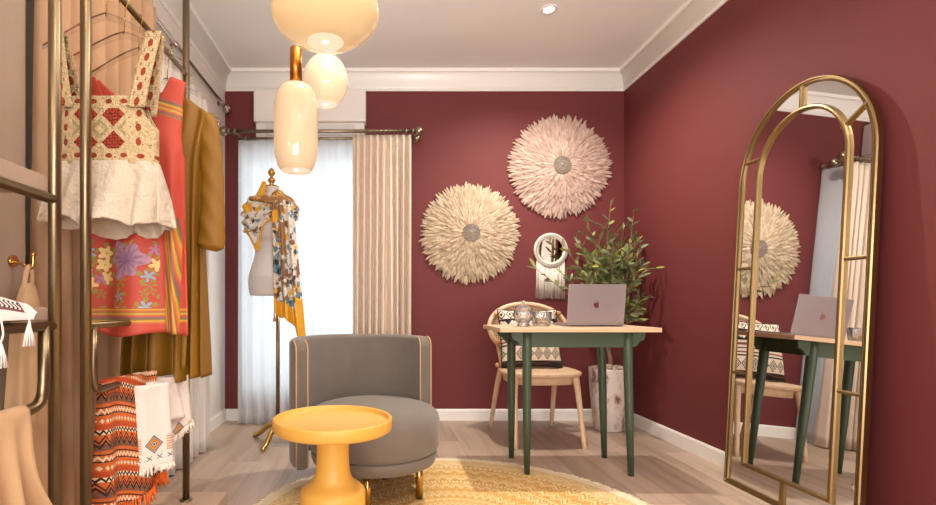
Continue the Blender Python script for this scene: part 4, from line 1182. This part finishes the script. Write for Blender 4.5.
garment(b, 0, 0, lambda xn, s_: 0.786+0.045*max(0, -xn-0.35)+0.008*sin(4*xn+s_), vneck(0.34, 0.135, 0.30, 1.665), vneck(0.13, 0.135, 0.30, 1.665),
        lambda z: interp(z, [(0.78, 0.178), (1.10, 0.172), (1.38, 0.168), (1.46, 0.160), (1.58, 0.165), (1.72, 0.185)]), lambda z: interp(z, [(0.8, 0.055), (1.4, 0.04), (1.6, 0.022), (1.72, 0.012)]),
        lambda a, z: (0.004*sin(5*a)*(z < 1.4), (0.018*max(0.0, min(1, (1.5-z)/0.5)))*sin(7*a+1.5+z)), 150, 60)
b.build('kimono_body', kimono_mat(), t, solid=0.002)

# olive dress
M_OLIVE = cloth('olive_viscose', C(140, 98, 18), rough=0.55, wrinkle=0.5, var=0.08)
M_OLIVE.bsdf.inputs['Sheen Weight'].default_value = 0.0
t = thing('dress', 'long-sleeved olive mustard dress hanging at the rack end', 'dress', (RX, 1.95, 0))
b = MB()
def oz(drop):
    def f(xn):
        a = abs(xn)*0.20
        return 1.735-0.05*a/0.09-drop*(1-smoothstep(0, 0.07, a)) if a < 0.07 else 1.735-0.039-0.62*(a-0.07)
    return f
garment(b, 0, 0, lambda xn, s_: 0.605+0.006*sin(9*xn)-0.03*max(0, -xn-0.3), oz(0.07), oz(0.0),
        lambda z: interp(z, [(0.58, 0.158), (0.9, 0.148), (1.2, 0.140), (1.45, 0.148), (1.6, 0.178), (1.72, 0.190)]), lambda z: interp(z, [(0.58, 0.085), (1.1, 0.055), (1.5, 0.05), (1.72, 0.012)]),
        lambda a, z: (0.006*sin(11*a)*max(0, 1.2-z), (0.007+0.030*max(0, min(1, (1.25-z)/0.55)))*sin(13*a+0.6)), 200, 60)
b.build('dress_body', M_OLIVE, t, solid=0.002)
for sx in (-1, 1):
    b = MB(); pth = catmull([(sx*0.148, 0, 1.620), (sx*0.172, -0.01, 1.52), (sx*0.184, -0.02, 1.36), (sx*0.186, -0.03, 1.22), (sx*0.184, -0.03, 1.14), (sx*0.176, -0.03, 1.095)], 8)
    n_ = len(pth); rr = [interp(k/(n_-1), [(0, 0.035), (0.12, 0.042), (0.45, 0.044), (0.75, 0.050), (0.9, 0.052), (0.965, 0.032), (1, 0.026)]) for k in range(n_)]
    b.tube(pth, rr, 18, flat=0.7)
    for v in b.bm.verts: v.co.y += 0.004*sin(v.co.z*60+v.co.x*90)
    b.build('sleeve', M_OLIVE, t)
b = MB(); b.grid(lambda u, v: Vector((0.098+0.020*u+0.005*sin(6*v), -0.118-0.006*sin(4*v+2*u), lerp(0.655, 1.12, v))), 3, 24); b.build('tie', M_OLIVE, t, solid=0.003)

# patterned skirt and white shorts on the lower rail, on clip hangers
def clip_hanger(label, y, w, rz, z0=0.635):
    t = thing('clip_hanger', label, 'hanger', (RX, y, z0), rz, 'clip hangers on the lower rail')
    b = MB(); pts = [Vector((0.0155*cos(a), 0, 0.0155*sin(a))) for a in [lerp(R(200), R(-40), k/12) for k in range(13)]]+[Vector((0, 0, -0.03))]
    b.tube(pts, 0.0018, 8); b.build('hook', M_BRIGHTGOLD, t)
    b = MB(); b.box((-w, -0.004, -0.040), (w, 0.004, -0.026), 0.002); b.build('acrylic_bar', M_ACRYL, t)
    for s_ in (-1, 1):
        b = MB(); b.box((s_*w*0.75-0.012, -0.009, -0.072), (s_*w*0.75+0.012, 0.009, -0.030), 0.003); b.build('clip', M_ACRYL, t)
    return t
clip_hanger('clip hanger holding the orange patterned skirt', 1.62, 0.10, R(76))
clip_hanger('clip hanger holding the white embroidered shorts', 1.84, 0.09, R(76))
def skirt_mat():
    m = Mat('orange_zigzag_knit'); x, y, z = m.coord()
    zz = z+(x*24.0).sin()*0.012+x*0.18
    n = m.noise(scale=300, detail=1)
    org = C(196, 96, 36); crm = C(226, 200, 166); blk = C(44, 30, 28); rst = C(176, 70, 30); brn = C(116, 76, 56)
    P_ = 0.140; p = (zz/P_).fract()
    zig = (x*62.0).tri()*0.075; zs_ = (x*110.0).tri()*0.04
    q = p+zig; q2 = p+zs_
    c = m.layers(org, (p.between(0.0, 0.14), brn), (q.between(0.10, 0.17)+q.between(0.21, 0.26), blk), (p.between(0.34, 0.44), crm), (q2.between(0.36, 0.42), blk), (p.between(0.44, 0.56), rst),
        (((p-0.63).abs()*14.0+(x*55.0).tri().abs()).lt(0.75), crm), (p.between(0.75, 0.78), blk), (q2.between(0.80, 0.86), crm), (p.between(0.90, 0.93), blk))
    c = m.mix(n.gt(0.62)*0.3, c, brn)
    m.base(c).set(Roughness=0.95); m.bump(n, 0.6, 0.004); return m
t = thing('patterned_skirt', 'orange black and cream zigzag knit skirt with fringe', 'skirt', (-0.822, 1.635, 0), R(76))
b = MB(); garment(b, 0, 0, lambda xn, s_: 0.272+0.035*xn, lambda xn: 0.655, lambda xn: 0.655, lambda z: interp(z, [(0.25, 0.142), (0.6, 0.125)]), lambda z: interp(z, [(0.25, 0.05), (0.6, 0.018)]),
        lambda a, z: (0, (0.006+0.035*max(0, 0.6-z))*sin(6*a+1)), 110, 36)
b.build('skirt_body', skirt_mat(), t, solid=0.003)
b = MB(); rnd = random.Random(5)
for i in range(150):
    a = 2*pi*i/150; c_ = cos(a); xn = math.copysign(abs(c_)**0.8, c_); yn = math.copysign(abs(sin(a))**0.8, sin(a))
    z = 0.274+0.035*xn; x = 0.141*xn; y = 0.05*yn+(0.006+0.035*(0.33))*sin(6*a+1)
    b.tube([(x, y, z), (x+rnd.uniform(-.006, .006), y+rnd.uniform(-.006, .006), z-0.022), (x+rnd.uniform(-.012, .012), y+rnd.uniform(-.01, .01), z-0.048)], [0.003, 0.004, 0.0016], 4)
b.build('fringe', plain('orange_fringe', C(222, 100, 26), 0.9, var=0.2), t)

def shorts_mat():
    m = Mat('white_embroidered_cotton'); x, y, z = m.coord()
    n = m.noise(scale=400, detail=1); base_ = m.mix(n, C(214, 202, 192), C(234, 224, 216))
    navy = C(54, 54, 66); org = C(206, 132, 66)
    xx = x-0.004; d = xx.abs()/0.032+(z-0.425).abs()/0.030
    dots = ((xx.abs()-0.052).abs().lt(0.010))*((z-0.425).abs().lt(0.026))*(((z*120.0).fract()).lt(0.55))
    cr = ((xx*28.0).fract()-0.5)*0.036; zc = z-0.382
    cross = ((cr.abs()-zc.abs()*1.3).abs().lt(0.0022))*(zc.abs().lt(0.007))*(xx.abs().lt(0.06))
    m.base(m.layers(base_, (dots, org), (d.lt(1.0), navy), (d.lt(0.86), C(200, 190, 178)), (d.lt(0.78), navy), (d.lt(0.72), org), (d.lt(0.36), navy), (d.lt(0.28), C(206, 196, 186)), (d.lt(0.16), navy), (cross, navy)))
    m.set(Roughness=0.9); m.bump(m.noise(scale=16), 0.5, 0.01); return m
M_SHORTS = shorts_mat()
t = thing('shorts', 'white cotton shorts with embroidered diamonds and frayed hems', 'shorts', (-0.795, 1.78, 0))
b = MB()
garment(b, 0, 0, 0.470, lambda xn: 0.608, lambda xn: 0.608, lambda z: interp(z, [(0.47, 0.135), (0.6, 0.115)]), lambda z: interp(z, [(0.47, 0.048), (0.6, 0.018)]), lambda a, z: (0, 0.006*sin(8*a)), 80, 14)
b.xf(Matrix.Rotation(R(72), 4, 'Z')); b.build('waist', M_SHORTS, t, solid=0.002)
for (lx, ly, rz, zh, sl) in ((0.020, -0.105, R(45), 0.350, 0.0), (0.020, 0.080, R(58), 0.415, 0.03)):
    hem = lambda xn, s_: zh+sl*xn
    b = MB(); garment(b, 0, 0, hem, lambda xn: 0.622, lambda xn: 0.622, lambda z: interp(z, [(0.33, 0.080), (0.6, 0.066)]), lambda z: interp(z, [(0.33, 0.046), (0.575, 0.026)]), lambda a, z: (0, 0.006*sin(5*a+lx*90)), 60, 24)
    o = b.build('trouser_leg', M_SHORTS, t, loc=(lx, ly, 0), solid=0.002); o.rotation_euler = (0, 0, rz)
    b = MB()
    for i in range(90):
        a = 2*pi*i/90; c_ = cos(a); xn = math.copysign(abs(c_)**0.8, c_); yn = math.copysign(abs(sin(a))**0.8, sin(a))
        z = zh+sl*xn; x = 0.077*xn; y = 0.046*yn+0.006*sin(5*a+lx*90)
        b.tube([(x, y, z+0.004), (x+rnd.uniform(-.006, .006), y+rnd.uniform(-.008, .008), z-0.008), (x+rnd.uniform(-.009, .009), y+rnd.uniform(-.01, .01), z-0.020)], [0.003, 0.005, 0.002], 4)
    b.build('frayed_hem', plain('cream_fray', C(236, 220, 206), 0.95), o)

# ------------------------------------------------------------------ things at the left edge
t = thing('wall_hook', 'brass hook on the beige panel at left edge', 'hook', (-1.02, 1.385, 1.005))
b = MB(); b.tube([(0.0, 0, 0.002), (0.008, 0, 0.002)], 0.016, 18); b.build('back_plate', M_BRIGHTGOLD, t)
b = MB(); b.tube(catmull([(0.004, 0, 0.0), (0.03, 0, -0.006), (0.045, 0, -0.020), (0.058, 0, -0.012), (0.060, 0, 0.018)], 6), 0.0045, 10); b.ball((0.060, 0, 0.020), 0.007, 8); b.build('hook', M_BRIGHTGOLD, t)
M_ROBE = cloth('beige_linen_robe', C(196, 158, 118), wrinkle=0.4)
t = thing('linen_robe', 'beige linen robe hanging from the brass hook', 'robe', (-0.975, 1.385, 0))
b = MB(); b.tube(catmull([(0.0, -0.012, 0.93), (0.002, -0.012, 0.965), (0.003, 0, 0.992), (0.002, 0.012, 0.965), (0, 0.012, 0.93)], 6), 0.007, 8); b.build('hanging_loop', M_ROBE, t)
b = MB()
garment(b, 0, 0, lambda xn, s_: 0.16, lambda xn: 0.945, lambda xn: 0.945, lambda z: interp(z, [(0.15, 0.040), (0.6, 0.036), (0.85, 0.030), (0.945, 0.014)]), lambda z: interp(z, [(0.15, 0.085), (0.5, 0.070), (0.86, 0.045), (0.945, 0.014)]),
        lambda a, z: (0.012*(0.95-z)*sin(5*a+1), 0.012*(0.95-z)*sin(7*a)), 70, 40)
b.build('robe_body', M_ROBE, t, solid=0.002)
# shawl with a rolled wavy edge over the near lower rail
t = thing('shawl', 'beige shawl with rippled edge over the near lower rail', 'shawl', (RX, 1.10, 0))
b = MB()
def shawl(u, v):
    s_ = lerp(-0.50, 0.38, v); y = lerp(-0.13, 0.060, u)*(1+0.25*min(1, abs(s_)*2))
    ed = 0.03*smoothstep(0.7, 1, u)*sin(16*s_)
    if abs(s_) < 0.03: a = s_/0.03*pi/2; return Vector((-0.017*sin(a), y, 0.635+0.017*cos(a)))
    z = 0.635-(abs(s_)-0.03); k = min(1, (abs(s_)-0.03)*4)
    return Vector((-math.copysign(0.017+0.026*k*(1+sin(95*y+2+3*s_)), s_), y+ed*k+0.02*k*sin(9*s_), z))
b.grid(shawl, 26, 90); b.build('shawl_cloth', M_ROBE, t, solid=0.003)
# folded white blouse on the shelf
def blouse_mat():
    m = Mat('white_blouse_embroidery'); x, y, z = m.coord()
    n = m.noise(scale=300, detail=1); base_ = m.mix(n, C(232, 228, 224), C(236, 230, 224))
    xx = x-0.045; d = (xx.abs()/0.044).max((y-0.02).abs()/0.070)
    rows = ((y*75.0).fract()).lt(0.55); zg = ((y*75.0)+(x*90.0).tri()*0.35).fract().lt(0.5)
    m.base(m.layers(base_, (d.lt(1.0)*((xx*40.0).fract().gt(0.18))*zg, C(56, 48, 54)), (d.between(0.92, 1.0), C(120, 70, 70)))).set(Roughness=0.9)
    m.bump(m.noise(scale=22), 0.5, 0.01); return m
M_BL = blouse_mat()
t = thing('folded_blouse', 'folded white blouse with dark embroidery on the shelf', 'blouse', (-0.905, 1.06, 0.880))
b = MB()
def bl(u, v, top):
    x = lerp(-0.085, 0.096, u); y = lerp(-0.16, 0.120, v)
    e = max(0, 1-abs(2*u-1)**5)*max(0, 1-abs(2*v-1)**4)
    drop = -0.030*smoothstep(0.066, 0.096, x)*(0.5+0.5*(v < 0.95))
    h = 0.001+(0.024+0.006*sin(9*v+3*u)+0.004*sin(14*u))*e**0.4*top
    return Vector((x-0.012*smoothstep(0.07, 0.1, x)*0, y+0.008*sin(9*u), h+(drop if top else drop*0.9)))
b.grid(lambda u, v: bl(u, v, 1), 36, 36); b.grid(lambda u, v: bl(u, v, 0), 36, 36)
b.build('blouse_cloth', M_BL, t)
for (yy, ln) in ((0.00, 0.10), (0.085, 0.02)):
    b = MB(); x0_ = 0.099; z0_ = -0.024
    b.tube(catmull([(x0_, yy, z0_+0.01), (x0_+0.004, yy+0.004, z0_-0.03), (x0_+0.002, yy, z0_-ln*0.5)], 4), 0.0022, 6)
    for i in range(12):
        a = 2*pi*i/12; q = Vector((x0_+0.002, yy, z0_-ln*0.5))
        b.tube([q, q+Vector((0.006*cos(a), 0.010*sin(a), -0.03)), q+Vector((0.008*cos(a), 0.016*sin(a), -0.055))], 0.002, 4)
    b.build('tassel', M_BL, t)
